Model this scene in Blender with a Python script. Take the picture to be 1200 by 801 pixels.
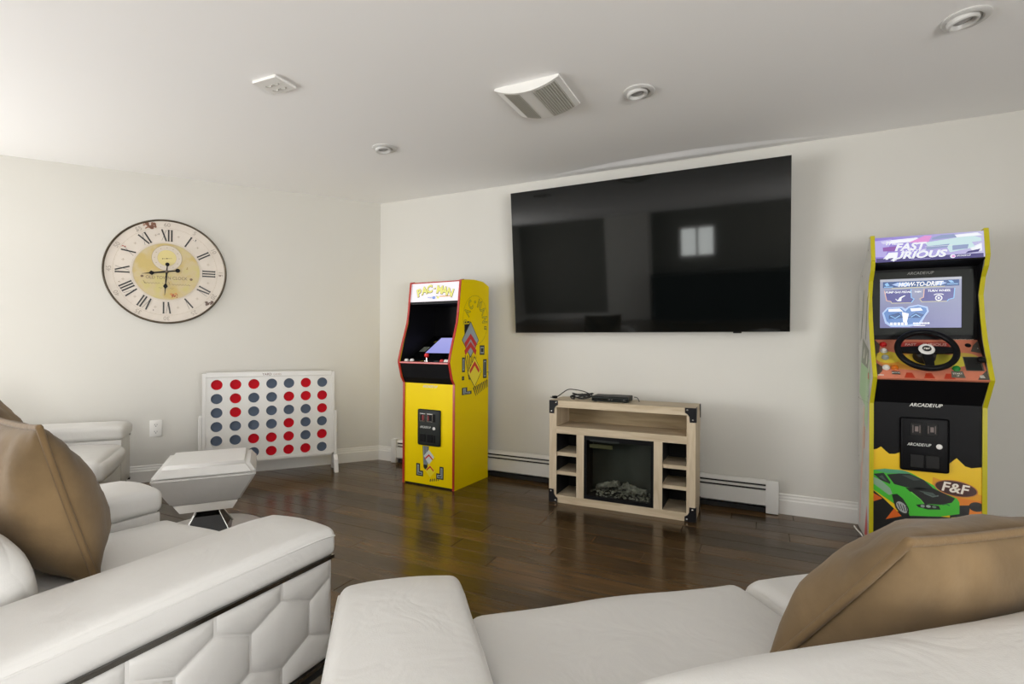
import bpy, bmesh, math, random
from mathutils import Vector, Matrix, Euler, noise

random.seed(7)
for o in list(bpy.data.objects):
    bpy.data.objects.remove(o)
S = bpy.context.scene
COL = S.collection
PI = math.pi

# ------------------------------------------------------------------ camera, sky, lights, exposure
# X runs along the television wall, Y into it, Z up.  The camera stands over the origin, eye height 1.08 m.
cam = bpy.data.objects.new('camera', bpy.data.cameras.new('camera'))
COL.objects.link(cam)
right = Vector((0.89827, 0.43940, 0.0059)); fwd = Vector((-0.43944, 0.89827, 0.002))
right = (right - fwd * right.dot(fwd) / fwd.dot(fwd)).normalized(); fwd.normalize()
up = right.cross(fwd)
cam.matrix_world = Matrix(((right.x, up.x, -fwd.x, 0), (right.y, up.y, -fwd.y, 0), (right.z, up.z, -fwd.z, 1.08), (0, 0, 0, 1)))
cam.data.sensor_width = 36.0
cam.data.lens = 36.0 * 598.19 / 1200.0
cam.data.clip_start = 0.02
S.camera = cam

W = bpy.data.worlds.new('daylight'); S.world = W
W.use_nodes = True
bg = W.node_tree.nodes['Background']
bg.inputs['Color'].default_value = (0.93, 0.96, 1.0, 1)
bg.inputs['Strength'].default_value = 5.0

def area_light(name, loc, direction, sx, sy, power, color):
    l = bpy.data.lights.new(name, 'AREA'); l.shape = 'RECTANGLE'; l.size = sx; l.size_y = sy
    l.energy = power; l.color = color
    o = bpy.data.objects.new(name, l); COL.objects.link(o)
    o.location = loc
    o.rotation_euler = Vector(direction).to_track_quat('-Z', 'Y').to_euler()
    return o
# daylight through west and rear windows, added fill from the east (each lamp stands just outside its glass)
area_light('daylight_west', (-5.85, -1.60, 1.05), (1, 0, 0.62), 4.2, 1.7, 480, (1.0, 0.985, 0.965))
area_light('daylight_rear', (-1.28, -5.05, 1.65), (0, 1, 0), 0.7, 0.6, 14, (0.95, 1.0, 0.93))
area_light('fill_light_east', (2.80, -2.30, 0.95), (-1, 0, 0.75), 4.0, 1.5, 460, (1.0, 0.985, 0.96))  # added fill lamp for the ceiling and right-hand faces

S.view_settings.view_transform = 'Standard'
S.view_settings.look = 'None'
S.view_settings.gamma = 1.0
S.view_settings.use_curve_mapping = False
S.view_settings.exposure = -0.47
try:
    S.cycles.max_bounces = 10; S.cycles.diffuse_bounces = 6; S.cycles.glossy_bounces = 5
    S.cycles.transparent_max_bounces = 8
    S.cycles.sample_clamp_indirect = 6.0
    S.cycles.caustics_reflective = False; S.cycles.caustics_refractive = False
    S.cycles.use_denoising = True
except Exception:
    pass

# ------------------------------------------------------------------ materials
def new_mat(name):
    m = bpy.data.materials.new(name); m.use_nodes = True
    nt = m.node_tree
    return m, nt, nt.nodes['Principled BSDF']

def mat(name, col, rough=0.5, metal=0.0, var=0.0, scale=8.0, bump=0.0, bscale=60.0, coat=0.0, spec=0.5, sheen=0.0):
    m, nt, p = new_mat(name)
    c = (*col, 1)
    p.inputs['Base Color'].default_value = c
    p.inputs['Roughness'].default_value = rough
    p.inputs['Metallic'].default_value = metal
    p.inputs['Coat Weight'].default_value = coat
    p.inputs['Coat Roughness'].default_value = 0.08
    p.inputs['Specular IOR Level'].default_value = spec
    p.inputs['Sheen Weight'].default_value = sheen
    if var or bump:
        tc = nt.nodes.new('ShaderNodeTexCoord')
    if var:
        n = nt.nodes.new('ShaderNodeTexNoise'); n.inputs['Scale'].default_value = scale; n.inputs['Detail'].default_value = 5
        nt.links.new(tc.outputs['Object'], n.inputs['Vector'])
        r = nt.nodes.new('ShaderNodeValToRGB')
        r.color_ramp.elements[0].position = 0.3; r.color_ramp.elements[1].position = 0.7
        r.color_ramp.elements[0].color = tuple(max(0, x * (1 - var)) for x in col) + (1,)
        r.color_ramp.elements[1].color = tuple(min(1, x * (1 + var)) for x in col) + (1,)
        nt.links.new(n.outputs['Fac'], r.inputs['Fac']); nt.links.new(r.outputs['Color'], p.inputs['Base Color'])
    if bump:
        n2 = nt.nodes.new('ShaderNodeTexNoise'); n2.inputs['Scale'].default_value = bscale; n2.inputs['Detail'].default_value = 4
        nt.links.new(tc.outputs['Object'], n2.inputs['Vector'])
        b = nt.nodes.new('ShaderNodeBump'); b.inputs['Strength'].default_value = bump; b.inputs['Distance'].default_value = 0.01
        nt.links.new(n2.outputs['Fac'], b.inputs['Height']); nt.links.new(b.outputs['Normal'], p.inputs['Normal'])
    return m

def glow(name, col, strength=1.0, col2=None, axis=0, lo=0.0, hi=1.0):
    """a backlit print or screen; with col2 a gradient runs along one object axis"""
    m, nt, p = new_mat(name)
    p.inputs['Base Color'].default_value = (0.02, 0.02, 0.02, 1); p.inputs['Roughness'].default_value = 0.25
    p.inputs['Emission Strength'].default_value = strength * 1.34
    p.inputs['Emission Color'].default_value = (*col, 1)
    if col2:
        tc = nt.nodes.new('ShaderNodeTexCoord'); sep = nt.nodes.new('ShaderNodeSeparateXYZ')
        mr = nt.nodes.new('ShaderNodeMapRange'); mr.inputs['From Min'].default_value = lo; mr.inputs['From Max'].default_value = hi
        r = nt.nodes.new('ShaderNodeValToRGB')
        r.color_ramp.elements[0].color = (*col, 1); r.color_ramp.elements[1].color = (*col2, 1)
        nt.links.new(tc.outputs['Object'], sep.inputs[0]); nt.links.new(sep.outputs[axis], mr.inputs['Value'])
        nt.links.new(mr.outputs[0], r.inputs['Fac']); nt.links.new(r.outputs['Color'], p.inputs['Emission Color'])
    return m

def plank_mat():
    m, nt, p = new_mat('dark hand scraped wood floor')
    N = nt.nodes; L = nt.links
    oi = N.new('ShaderNodeObjectInfo'); geo = N.new('ShaderNodeNewGeometry')
    off = N.new('ShaderNodeMath'); off.operation = 'MULTIPLY'; off.inputs[1].default_value = 37.0
    L.new(oi.outputs['Random'], off.inputs[0])
    add = N.new('ShaderNodeVectorMath'); add.operation = 'ADD'
    comb = N.new('ShaderNodeCombineXYZ'); L.new(off.outputs[0], comb.inputs[2]); L.new(off.outputs[0], comb.inputs[0])
    L.new(geo.outputs['Position'], add.inputs[0]); L.new(comb.outputs[0], add.inputs[1])
    mp = N.new('ShaderNodeMapping'); mp.inputs['Scale'].default_value = (2.2, 26.0, 1.0); L.new(add.outputs[0], mp.inputs['Vector'])
    g = N.new('ShaderNodeTexNoise'); g.inputs['Scale'].default_value = 1.6; g.inputs['Detail'].default_value = 7; g.inputs['Distortion'].default_value = 0.8
    L.new(mp.outputs[0], g.inputs['Vector'])
    mp2 = N.new('ShaderNodeMapping'); mp2.inputs['Scale'].default_value = (1.3, 4.5, 1.0); L.new(add.outputs[0], mp2.inputs['Vector'])
    k = N.new('ShaderNodeTexNoise'); k.inputs['Scale'].default_value = 2.0; k.inputs['Detail'].default_value = 3; L.new(mp2.outputs[0], k.inputs['Vector'])
    r = N.new('ShaderNodeValToRGB'); cr = r.color_ramp
    cr.elements[0].position = 0.0; cr.elements[0].color = (0.022, 0.0125, 0.005, 1)
    cr.elements[1].position = 1.0; cr.elements[1].color = (0.175, 0.092, 0.030, 1)
    for pos, c in ((0.3, (0.042, 0.024, 0.0095, 1)), (0.6, (0.080, 0.044, 0.016, 1)), (0.82, (0.115, 0.060, 0.021, 1))):
        e = cr.elements.new(pos); e.color = c
    m1 = N.new('ShaderNodeMath'); m1.operation = 'MULTIPLY_ADD'; m1.inputs[1].default_value = 0.75; L.new(g.outputs['Fac'], m1.inputs[0])
    m2 = N.new('ShaderNodeMath'); m2.operation = 'MULTIPLY_ADD'; m2.inputs[1].default_value = 0.58; m2.inputs[2].default_value = -0.46
    L.new(oi.outputs['Random'], m2.inputs[0]); L.new(m2.outputs[0], m1.inputs[2])
    m3 = N.new('ShaderNodeMath'); m3.operation = 'MULTIPLY_ADD'; m3.inputs[1].default_value = 0.55; L.new(k.outputs['Fac'], m3.inputs[0]); L.new(m1.outputs[0], m3.inputs[2])
    L.new(m3.outputs[0], r.inputs['Fac']); L.new(r.outputs['Color'], p.inputs['Base Color'])
    rr = N.new('ShaderNodeMapRange'); rr.inputs['To Min'].default_value = 0.14; rr.inputs['To Max'].default_value = 0.27
    L.new(g.outputs['Fac'], rr.inputs['Value']); L.new(rr.outputs[0], p.inputs['Roughness'])
    b = N.new('ShaderNodeBump'); b.inputs['Strength'].default_value = 0.12; b.inputs['Distance'].default_value = 0.004
    L.new(g.outputs['Fac'], b.inputs['Height'])
    b2 = N.new('ShaderNodeBump'); b2.inputs['Strength'].default_value = 0.16; b2.inputs['Distance'].default_value = 0.015
    L.new(k.outputs['Fac'], b2.inputs['Height']); L.new(b.outputs['Normal'], b2.inputs['Normal'])
    L.new(b2.outputs['Normal'], p.inputs['Normal'])
    p.inputs['Specular IOR Level'].default_value = 0.5
    p.inputs['Specular Tint'].default_value = (1.0, 0.86, 0.66, 1)
    return m

def grain_mat(name, light, dark, axis_scale, rough=0.55):
    m, nt, p = new_mat(name); N = nt.nodes; L = nt.links
    tc = N.new('ShaderNodeTexCoord'); mp = N.new('ShaderNodeMapping'); mp.inputs['Scale'].default_value = axis_scale
    L.new(tc.outputs['Object'], mp.inputs['Vector'])
    g = N.new('ShaderNodeTexNoise'); g.inputs['Scale'].default_value = 2.0; g.inputs['Detail'].default_value = 8; g.inputs['Distortion'].default_value = 1.0
    L.new(mp.outputs[0], g.inputs['Vector'])
    r = N.new('ShaderNodeValToRGB'); r.color_ramp.elements[0].position = 0.32; r.color_ramp.elements[1].position = 0.62
    r.color_ramp.elements[0].color = (*dark, 1); r.color_ramp.elements[1].color = (*light, 1)
    L.new(g.outputs['Fac'], r.inputs['Fac']); L.new(r.outputs['Color'], p.inputs['Base Color'])
    p.inputs['Roughness'].default_value = rough
    b = N.new('ShaderNodeBump'); b.inputs['Strength'].default_value = 0.15; b.inputs['Distance'].default_value = 0.003
    L.new(g.outputs['Fac'], b.inputs['Height']); L.new(b.outputs['Normal'], p.inputs['Normal'])
    return m

def leather_mat():
    m, nt, p = new_mat('white leather'); N = nt.nodes; L = nt.links
    p.inputs['Base Color'].default_value = (0.63, 0.622, 0.602, 1); p.inputs['Roughness'].default_value = 0.42
    p.inputs['Specular IOR Level'].default_value = 0.4
    tc = N.new('ShaderNodeTexCoord')
    v = N.new('ShaderNodeTexVoronoi'); v.inputs['Scale'].default_value = 330; L.new(tc.outputs['Object'], v.inputs['Vector'])
    b = N.new('ShaderNodeBump'); b.inputs['Strength'].default_value = 0.12; b.inputs['Distance'].default_value = 0.001; L.new(v.outputs['Distance'], b.inputs['Height'])
    n = N.new('ShaderNodeTexNoise'); n.inputs['Scale'].default_value = 7; n.inputs['Detail'].default_value = 3; n.inputs['Distortion'].default_value = 1.2
    L.new(tc.outputs['Object'], n.inputs['Vector'])
    b2 = N.new('ShaderNodeBump'); b2.inputs['Strength'].default_value = 0.22; b2.inputs['Distance'].default_value = 0.02
    L.new(n.outputs['Fac'], b2.inputs['Height']); L.new(b.outputs['Normal'], b2.inputs['Normal']); L.new(b2.outputs['Normal'], p.inputs['Normal'])
    return m

def glass_mat(name, tint=(1, 1, 1), gloss=0.08):
    m = bpy.data.materials.new(name); m.use_nodes = True; nt = m.node_tree; nt.nodes.clear()
    o = nt.nodes.new('ShaderNodeOutputMaterial'); t = nt.nodes.new('ShaderNodeBsdfTransparent'); g = nt.nodes.new('ShaderNodeBsdfGlossy')
    t.inputs['Color'].default_value = (*tint, 1); g.inputs['Roughness'].default_value = 0.02
    mx = nt.nodes.new('ShaderNodeMixShader'); mx.inputs[0].default_value = gloss
    nt.links.new(t.outputs[0], mx.inputs[1]); nt.links.new(g.outputs[0], mx.inputs[2]); nt.links.new(mx.outputs[0], o.inputs['Surface'])
    return m

M = dict(
    wall=mat('warm white wall paint', (0.635, 0.622, 0.578), 0.7, var=0.012, scale=1.5, bump=0.03, bscale=180),
    ceiling=mat('ceiling paint', (0.89, 0.885, 0.875), 0.8, bump=0.03, bscale=150),
    trim=mat('white trim paint', (0.74, 0.73, 0.70), 0.35),
    white=mat('white enamel', (0.70, 0.695, 0.675), 0.35),
    plastic=mat('white plastic', (0.76, 0.75, 0.72), 0.4),
    shaded_plastic=mat('shaded grey plastic', (0.42, 0.41, 0.37), 0.5),  # darker copy of the white plastic, shade painted into slots, gaps and louvres
    downlight=mat('light fitting enamel', (0.60, 0.595, 0.575), 0.4),
    vent_shade=mat('shaded vent plastic', (0.47, 0.46, 0.41), 0.5),  # slats carry the same painted shade as the louvre bands
    leather=leather_mat(),
    suede=mat('brown suede', (0.152, 0.101, 0.050), 0.85, var=0.24, scale=7, bump=0.45, bscale=11, sheen=0.12, spec=0.15),
    suede_seam=mat('brown suede seam', (0.145, 0.093, 0.043), 0.85, bump=0.2, bscale=60, sheen=0.12, spec=0.2),
    chrome=mat('dark chrome', (0.30, 0.29, 0.27), 0.18, 1.0),
    steel=mat('polished steel', (0.62, 0.61, 0.59), 0.16, 1.0),
    black=mat('satin black', (0.005, 0.005, 0.006), 0.45, spec=0.14),
    black_matte=mat('matte black', (0.006, 0.006, 0.006), 0.7),
    black_gloss=mat('gloss black', (0.004, 0.005, 0.005), 0.06),
    screen=mat('dark screen glass', (0.003, 0.004, 0.004), 0.045, spec=0.42),
    charcoal=mat('charcoal moulded plastic', (0.020, 0.023, 0.021), 0.5, spec=0.2),
    iron=mat('black iron', (0.006, 0.006, 0.008), 0.42, spec=0.3),
    yellow=mat('yellow laminate', (0.86, 0.64, 0.0), 0.42, spec=0.12),
    yellow_trim=mat('yellow edge moulding', (0.50, 0.44, 0.012), 0.35, spec=0.3),
    red_trim=mat('red edge moulding', (0.42, 0.022, 0.012), 0.3),
    red=mat('red plastic', (0.60, 0.012, 0.015), 0.3),
    disc_red=mat('red disc plastic', (0.56, 0.002, 0.012), 0.6, spec=0.15),
    disc_blue=mat('slate blue disc plastic', (0.092, 0.122, 0.175), 0.6, var=0.06, scale=20, spec=0.2),
    rim=mat('dark bronze rim', (0.10, 0.078, 0.052), 0.45, 0.5, var=0.3, scale=20),
    face=mat('aged clock paper', (0.66, 0.60, 0.53), 0.6, var=0.05, scale=9),
    dial_centre=None,
    oak_x=grain_mat('pale oak along x', (0.60, 0.50, 0.355), (0.47, 0.375, 0.25), (1.5, 14, 14)),
    oak_z=grain_mat('pale oak along z', (0.62, 0.52, 0.375), (0.50, 0.40, 0.27), (14, 14, 1.5)),
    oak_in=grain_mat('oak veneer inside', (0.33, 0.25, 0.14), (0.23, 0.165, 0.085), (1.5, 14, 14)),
    plank=plank_mat(),
    pane=glass_mat('window glass'),
    fire_glass=glass_mat('firebox glass', (0.86, 0.88, 0.86), 0.035),
    ember=mat('grey resin logs', (0.20, 0.195, 0.165), 0.8, var=0.5, scale=40, bump=0.6, bscale=50),
    cord=mat('black cord', (0.008, 0.008, 0.008), 0.5),
    sub=mat('dark subfloor', (0.02, 0.012, 0.008), 0.5),
)
def dial_mat():
    m, nt, p = new_mat('faded yellow dial paper'); N = nt.nodes; L = nt.links
    tc = N.new('ShaderNodeTexCoord'); n = N.new('ShaderNodeTexNoise'); n.inputs['Scale'].default_value = 6.5; n.inputs['Detail'].default_value = 3
    L.new(tc.outputs['Object'], n.inputs['Vector']); r = N.new('ShaderNodeValToRGB'); cr = r.color_ramp
    cr.elements[0].position = .30; cr.elements[0].color = (.52, .41, .15, 1); cr.elements[1].position = .72; cr.elements[1].color = (.58, .51, .17, 1)
    for q, c in ((.42, (.55, .42, .15, 1)), (.52, (.56, .46, .26, 1)), (.62, (.56, .48, .20, 1))):
        e = cr.elements.new(q); e.color = c
    L.new(n.outputs['Fac'], r.inputs['Fac']); L.new(r.outputs['Color'], p.inputs['Base Color']); p.inputs['Roughness'].default_value = .6
    return m
M['dial_centre'] = dial_mat()
_f = {}
def flat(r, g, b, rough=0.4):
    k = (r, g, b, rough)
    if k not in _f: _f[k] = mat('print ink', (r, g, b), rough)
    return _f[k]
def ink(hexs, rough=0.4):
    v = [int(hexs[i:i + 2], 16) / 255 for i in (0, 2, 4)]
    return flat(*[x / 12.92 if x <= .04045 else ((x + .055) / 1.055) ** 2.4 for x in v], rough)

# ------------------------------------------------------------------ mesh helpers
def link(name, me, parent=None, loc=None, rot=None):
    o = bpy.data.objects.new(name, me); COL.objects.link(o)
    if parent is not None: o.parent = parent
    if loc is not None: o.location = loc
    if rot is not None: o.rotation_euler = rot
    return o

def obj(name, bm, m, parent=None, loc=None, rot=None, smooth=None):
    me = bpy.data.meshes.new(name)
    bmesh.ops.recalc_face_normals(bm, faces=bm.faces[:])
    bm.to_mesh(me); bm.free()
    for x in (m if isinstance(m, (list, tuple)) else [m]): me.materials.append(x)
    if smooth is not None:
        me.polygons.foreach_set('use_smooth', [True] * len(me.polygons))
        me.set_sharp_from_angle(angle=math.radians(smooth))
    return link(name, me, parent, loc, rot)

def tag(o, label, cat, group=None):
    o['label'] = label; o['category'] = cat
    if group: o['group'] = group
    return o
def thing(name, label, cat, loc=(0, 0, 0), rz=0.0, group=None):
    o = bpy.data.objects.new(name, None); COL.objects.link(o)
    o.empty_display_size = 0.05
    o.location = loc; o.rotation_euler = (0, 0, rz)
    return tag(o, label, cat, group)
def struct(o):
    o['kind'] = 'structure'; return o

def box(bm, x0, x1, y0, y1, z0, z1, bev=0.0, seg=2):
    vs = [bm.verts.new((x, y, z)) for x in (x0, x1) for y in (y0, y1) for z in (z0, z1)]
    fs = [bm.faces.new([vs[i] for i in f]) for f in ((0, 1, 3, 2), (4, 6, 7, 5), (0, 4, 5, 1), (2, 3, 7, 6), (0, 2, 6, 4), (1, 5, 7, 3))]
    if bev:
        es = list({e for f in fs for e in f.edges})
        bmesh.ops.bevel(bm, geom=es, offset=bev, segments=seg, affect='EDGES', profile=0.5)
    return bm
def B(*a, **k): return box(bmesh.new(), *a, **k)

def prism(bm, pts, f0, f1, bev=0.0):
    """extrude an outline: f0/f1 map a 2D point to its two end positions"""
    a = [bm.verts.new(f0(p)) for p in pts]; b = [bm.verts.new(f1(p)) for p in pts]
    n = len(pts)
    f = [bm.faces.new(a), bm.faces.new(b[::-1])]
    for i in range(n): f.append(bm.faces.new((a[i], b[i], b[(i + 1) % n], a[(i + 1) % n])))
    if bev:
        bmesh.ops.bevel(bm, geom=list(f[0].edges) + list(f[1].edges), offset=bev, segments=2, affect='EDGES', profile=0.5)
    return bm
def prism_x(bm, yz, x0, x1, bev=0): return prism(bm, yz, lambda p: (x0, p[0], p[1]), lambda p: (x1, p[0], p[1]), bev)
def prism_y(bm, xz, y0, y1, bev=0): return prism(bm, xz, lambda p: (p[0], y0, p[1]), lambda p: (p[0], y1, p[1]), bev)
def prism_z(bm, xy, z0, z1, bev=0): return prism(bm, xy, lambda p: (p[0], p[1], z0), lambda p: (p[0], p[1], z1), bev)

def lathe(bm, prof, seg=32, mtx=None):
    """prof: (r, z) list, revolved about z"""
    rings = []
    for r, z in prof:
        if r < 1e-6: rings.append([bm.verts.new((0, 0, z))])
        else: rings.append([bm.verts.new((r * math.cos(2 * PI * i / seg), r * math.sin(2 * PI * i / seg), z)) for i in range(seg)])
    for a, b in zip(rings, rings[1:]):
        for i in range(seg):
            j = (i + 1) % seg
            if len(a) == 1 and len(b) == 1: continue
            if len(a) == 1: bm.faces.new((a[0], b[i], b[j]))
            elif len(b) == 1: bm.faces.new((a[i], b[0], a[j]))
            else: bm.faces.new((a[i], b[i], b[j], a[j]))
    if mtx is not None:
        vs = [v for r in rings for v in r]
        bmesh.ops.transform(bm, matrix=mtx, verts=vs)
    return bm

def tube(bm, pts, r, seg=8, closed=False):
    pts = [Vector(p) for p in pts]; n = len(pts); rings = []
    prev = None
    for i, p in enumerate(pts):
        a = pts[(i - 1) % n] if closed or i > 0 else p
        b = pts[(i + 1) % n] if closed or i < n - 1 else p
        t = (b - a).normalized()
        if prev is None:
            ref = Vector((0, 0, 1)) if abs(t.z) < 0.9 else Vector((1, 0, 0))
            u = t.cross(ref).normalized()
        else:
            u = (prev - t * prev.dot(t)).normalized()
        prev = u; v = t.cross(u)
        rr = r[i] if isinstance(r, (list, tuple)) else r
        rings.append([bm.verts.new(p + (u * math.cos(2 * PI * k / seg) + v * math.sin(2 * PI * k / seg)) * rr) for k in range(seg)])
    m = n if closed else n - 1
    for i in range(m):
        a, b = rings[i], rings[(i + 1) % n]
        for k in range(seg): bm.faces.new((a[k], b[k], b[(k + 1) % seg], a[(k + 1) % seg]))
    if not closed:
        bm.faces.new(rings[0]); bm.faces.new(rings[-1])
    return bm

def smooth_path(ctrl, n=10):
    c = [Vector(p) for p in ctrl]; out = []
    for i in range(len(c) - 1):
        p0 = c[max(i - 1, 0)]; p1 = c[i]; p2 = c[i + 1]; p3 = c[min(i + 2, len(c) - 1)]
        for k in range(n):
            t = k / n
            out.append(0.5 * ((2 * p1) + (p2 - p0) * t + (2 * p0 - 5 * p1 + 4 * p2 - p3) * t * t + (3 * p1 - p0 - 3 * p2 + p3) * t ** 3))
    out.append(c[-1]); return out

def soft(x0, x1, y0, y1, z0, z1, r=0.04, puff=(0, 0, 0), seg=4, inner=8, wr=0.0, wscale=4.0, fn=None):
    """a stuffed block: rounded edges, faces that swell by puff along x, y, z"""
    c = Vector(((x0 + x1) / 2, (y0 + y1) / 2, (z0 + z1) / 2)); h = Vector(((x1 - x0) / 2, (y1 - y0) / 2, (z1 - z0) / 2))
    r = min(r, h.x * 0.98, h.y * 0.98, h.z * 0.98)
    def coords(a):
        e = [-a + r * (1 - math.cos(PI / 2 * i / seg)) for i in range(seg)]
        i_ = [-(a - r) + 2 * (a - r) * k / inner for k in range(inner + 1)]
        return e + i_ + [-v for v in reversed(e)]
    cs = [coords(h.x), coords(h.y), coords(h.z)]
    bm = bmesh.new(); cache = {}
    def vert(p):
        k = (round(p[0], 5), round(p[1], 5), round(p[2], 5))
        if k in cache: return cache[k]
        q = Vector(p)
        i_ = Vector([max(-(h[a] - r), min(h[a] - r, q[a])) for a in range(3)])
        d = q - i_
        if d.length > 1e-9: q = i_ + d.normalized() * r
        u = [max(-1, min(1, p[a] / h[a])) for a in range(3)]
        for a in range(3):
            b_, c_ = (a + 1) % 3, (a + 2) % 3
            f = (1 - u[b_] ** 2) * (1 - u[c_] ** 2)
            q[a] += puff[a] * (1 if u[a] > 0 else -1) * abs(u[a]) ** 3 * max(f, 0) ** 0.7
        q += c
        if wr:
            nv = noise.noise_vector(q * wscale); q += Vector((nv.x, nv.y, nv.z)) * wr
        if fn: q = fn(q)
        cache[k] = bm.verts.new(q); return cache[k]
    for a in range(3):
        b_, c_ = (a + 1) % 3, (a + 2) % 3
        for s in (-1, 1):
            for i in range(len(cs[b_]) - 1):
                for j in range(len(cs[c_]) - 1):
                    quad = []
                    for bi, cj in ((i, j), (i + 1, j), (i + 1, j + 1), (i, j + 1)):
                        p = [0, 0, 0]; p[a] = s * h[a]; p[b_] = cs[b_][bi]; p[c_] = cs[c_][cj]; quad.append(vert(p))
                    if len(set(quad)) == 4: bm.faces.new(quad)
    return bm

_text = {}
def text_geo(s, size, shear=0.0, bold=0.0, sx=1.0):
    """flat lettering as (verts, faces), centred"""
    k = (s, shear, bold)
    if k not in _text:
        cu = bpy.data.curves.new('lettering', 'FONT'); cu.body = s; cu.size = 1.0; cu.align_x = 'CENTER'; cu.shear = shear; cu.offset = bold
        cu.resolution_u = 3
        o = bpy.data.objects.new('lettering', cu); COL.objects.link(o)
        dg = bpy.context.evaluated_depsgraph_get()
        me = bpy.data.meshes.new_from_object(o.evaluated_get(dg))
        vs = [(v.co.x, v.co.y) for v in me.vertices]; fs = [tuple(p.vertices) for p in me.polygons]
        bpy.data.objects.remove(o); bpy.data.curves.remove(cu); bpy.data.meshes.remove(me)
        xs = [v[0] for v in vs]; ys = [v[1] for v in vs]
        cx, cy = (min(xs) + max(xs)) / 2, (min(ys) + max(ys)) / 2
        _text[k] = ([(x - cx, y - cy) for x, y in vs], fs)
    vs, fs = _text[k]
    return [(x * size * sx, y * size) for x, y in vs], fs

class Print:
    """flat ink on a panel: shapes in panel coordinates (a, b), each layer a hair above the last"""
    def __init__(s, o, u, v, base=0.0006):
        s.o = Vector(o); s.u = Vector(u).normalized(); s.v = Vector(v).normalized(); s.n = s.u.cross(s.v); s.base = base
        s.V = []; s.F = []; s.I = []; s.m = []
    def _add(s, pts, faces, m, l):
        if m not in s.m: s.m.append(m)
        k = len(s.V); mi = s.m.index(m)
        for a, b in pts: s.V.append(s.o + s.u * a + s.v * b + s.n * (s.base + l * 0.0004))
        for f in faces: s.F.append([i + k for i in f]); s.I.append(mi)
    def poly(s, pts, m, l=0): s._add(pts, [tuple(range(len(pts)))], m, l); return s
    def rect(s, a0, a1, b0, b1, m, l=0): return s.poly([(a0, b0), (a1, b0), (a1, b1), (a0, b1)], m, l)
    def ell(s, a, b, ra, rb, m, l=0, rot=0.0, n=28):
        c, q = math.cos(rot), math.sin(rot)
        return s.poly([(a + ra * math.cos(t) * c - rb * math.sin(t) * q, b + ra * math.cos(t) * q + rb * math.sin(t) * c) for t in [2 * PI * i / n for i in range(n)]], m, l)
    def line(s, pts, w, m, l=0):
        for (x0, y0), (x1, y1) in zip(pts, pts[1:]):
            dx, dy = x1 - x0, y1 - y0; d = math.hypot(dx, dy) or 1; nx, ny = -dy / d * w / 2, dx / d * w / 2; ex, ey = dx / d * w * .3, dy / d * w * .3
            s.poly([(x0 + nx - ex, y0 + ny - ey), (x0 - nx - ex, y0 - ny - ey), (x1 - nx + ex, y1 - ny + ey), (x1 + nx + ex, y1 + ny + ey)], m, l)
        return s
    def ring(s, a, b, r, w, m, l=0, n=64, rb=None):
        rb = rb or r; pts = []
        for i in range(n):
            t = 2 * PI * i / n
            pts += [(a + (r - w / 2) * math.cos(t), b + (rb - w / 2) * math.sin(t)), (a + (r + w / 2) * math.cos(t), b + (rb + w / 2) * math.sin(t))]
        s._add(pts, [(2 * i, 2 * i + 1, (2 * i + 3) % (2 * n), (2 * i + 2) % (2 * n)) for i in range(n)], m, l); return s
    def text(s, a, b, t, size, m, l=0, shear=0.0, bold=0.0, sx=1.0, rot=0.0):
        vs, fs = text_geo(t, size, shear, bold, sx); c, q = math.cos(rot), math.sin(rot)
        s._add([(a + x * c - y * q, b + x * q + y * c) for x, y in vs], fs, m, l); return s
    def build(s, name, parent):
        me = bpy.data.meshes.new(name); me.from_pydata([tuple(v) for v in s.V], [], s.F)
        for m in s.m: me.materials.append(m)
        me.polygons.foreach_set('material_index', s.I)
        return link(name, me, parent)

# ------------------------------------------------------------------ the room
CEIL = 2.36; YW = 3.704
A0 = Vector((-3.174, YW)); WD = Vector((-0.5987, -0.8010)); WN = Vector((0.8010, -0.5987))   # left wall: start, direction, inward normal
A1 = A0 + WD * 3.9                                                                    # where the left wall meets the west wall
XE, YB = 2.6, -4.8
LA = math.atan2(0.8010, 0.5987)                                                        # yaw of things standing along the left wall
def left(t, d=0.0, z=0.0):
    p = A0 + WD * t + WN * d; return (p.x, p.y, z)
T = 0.12
def wall_seg(name, p, q, outn, z0=0.0, z1=CEIL, m=None, parent=None):
    p = Vector(p); q = Vector(q); o = Vector(outn) * T
    bm = prism_z(bmesh.new(), [p, q, q + o, p + o], z0, z1)
    return obj(name, bm, m or M['wall'], parent)

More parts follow.
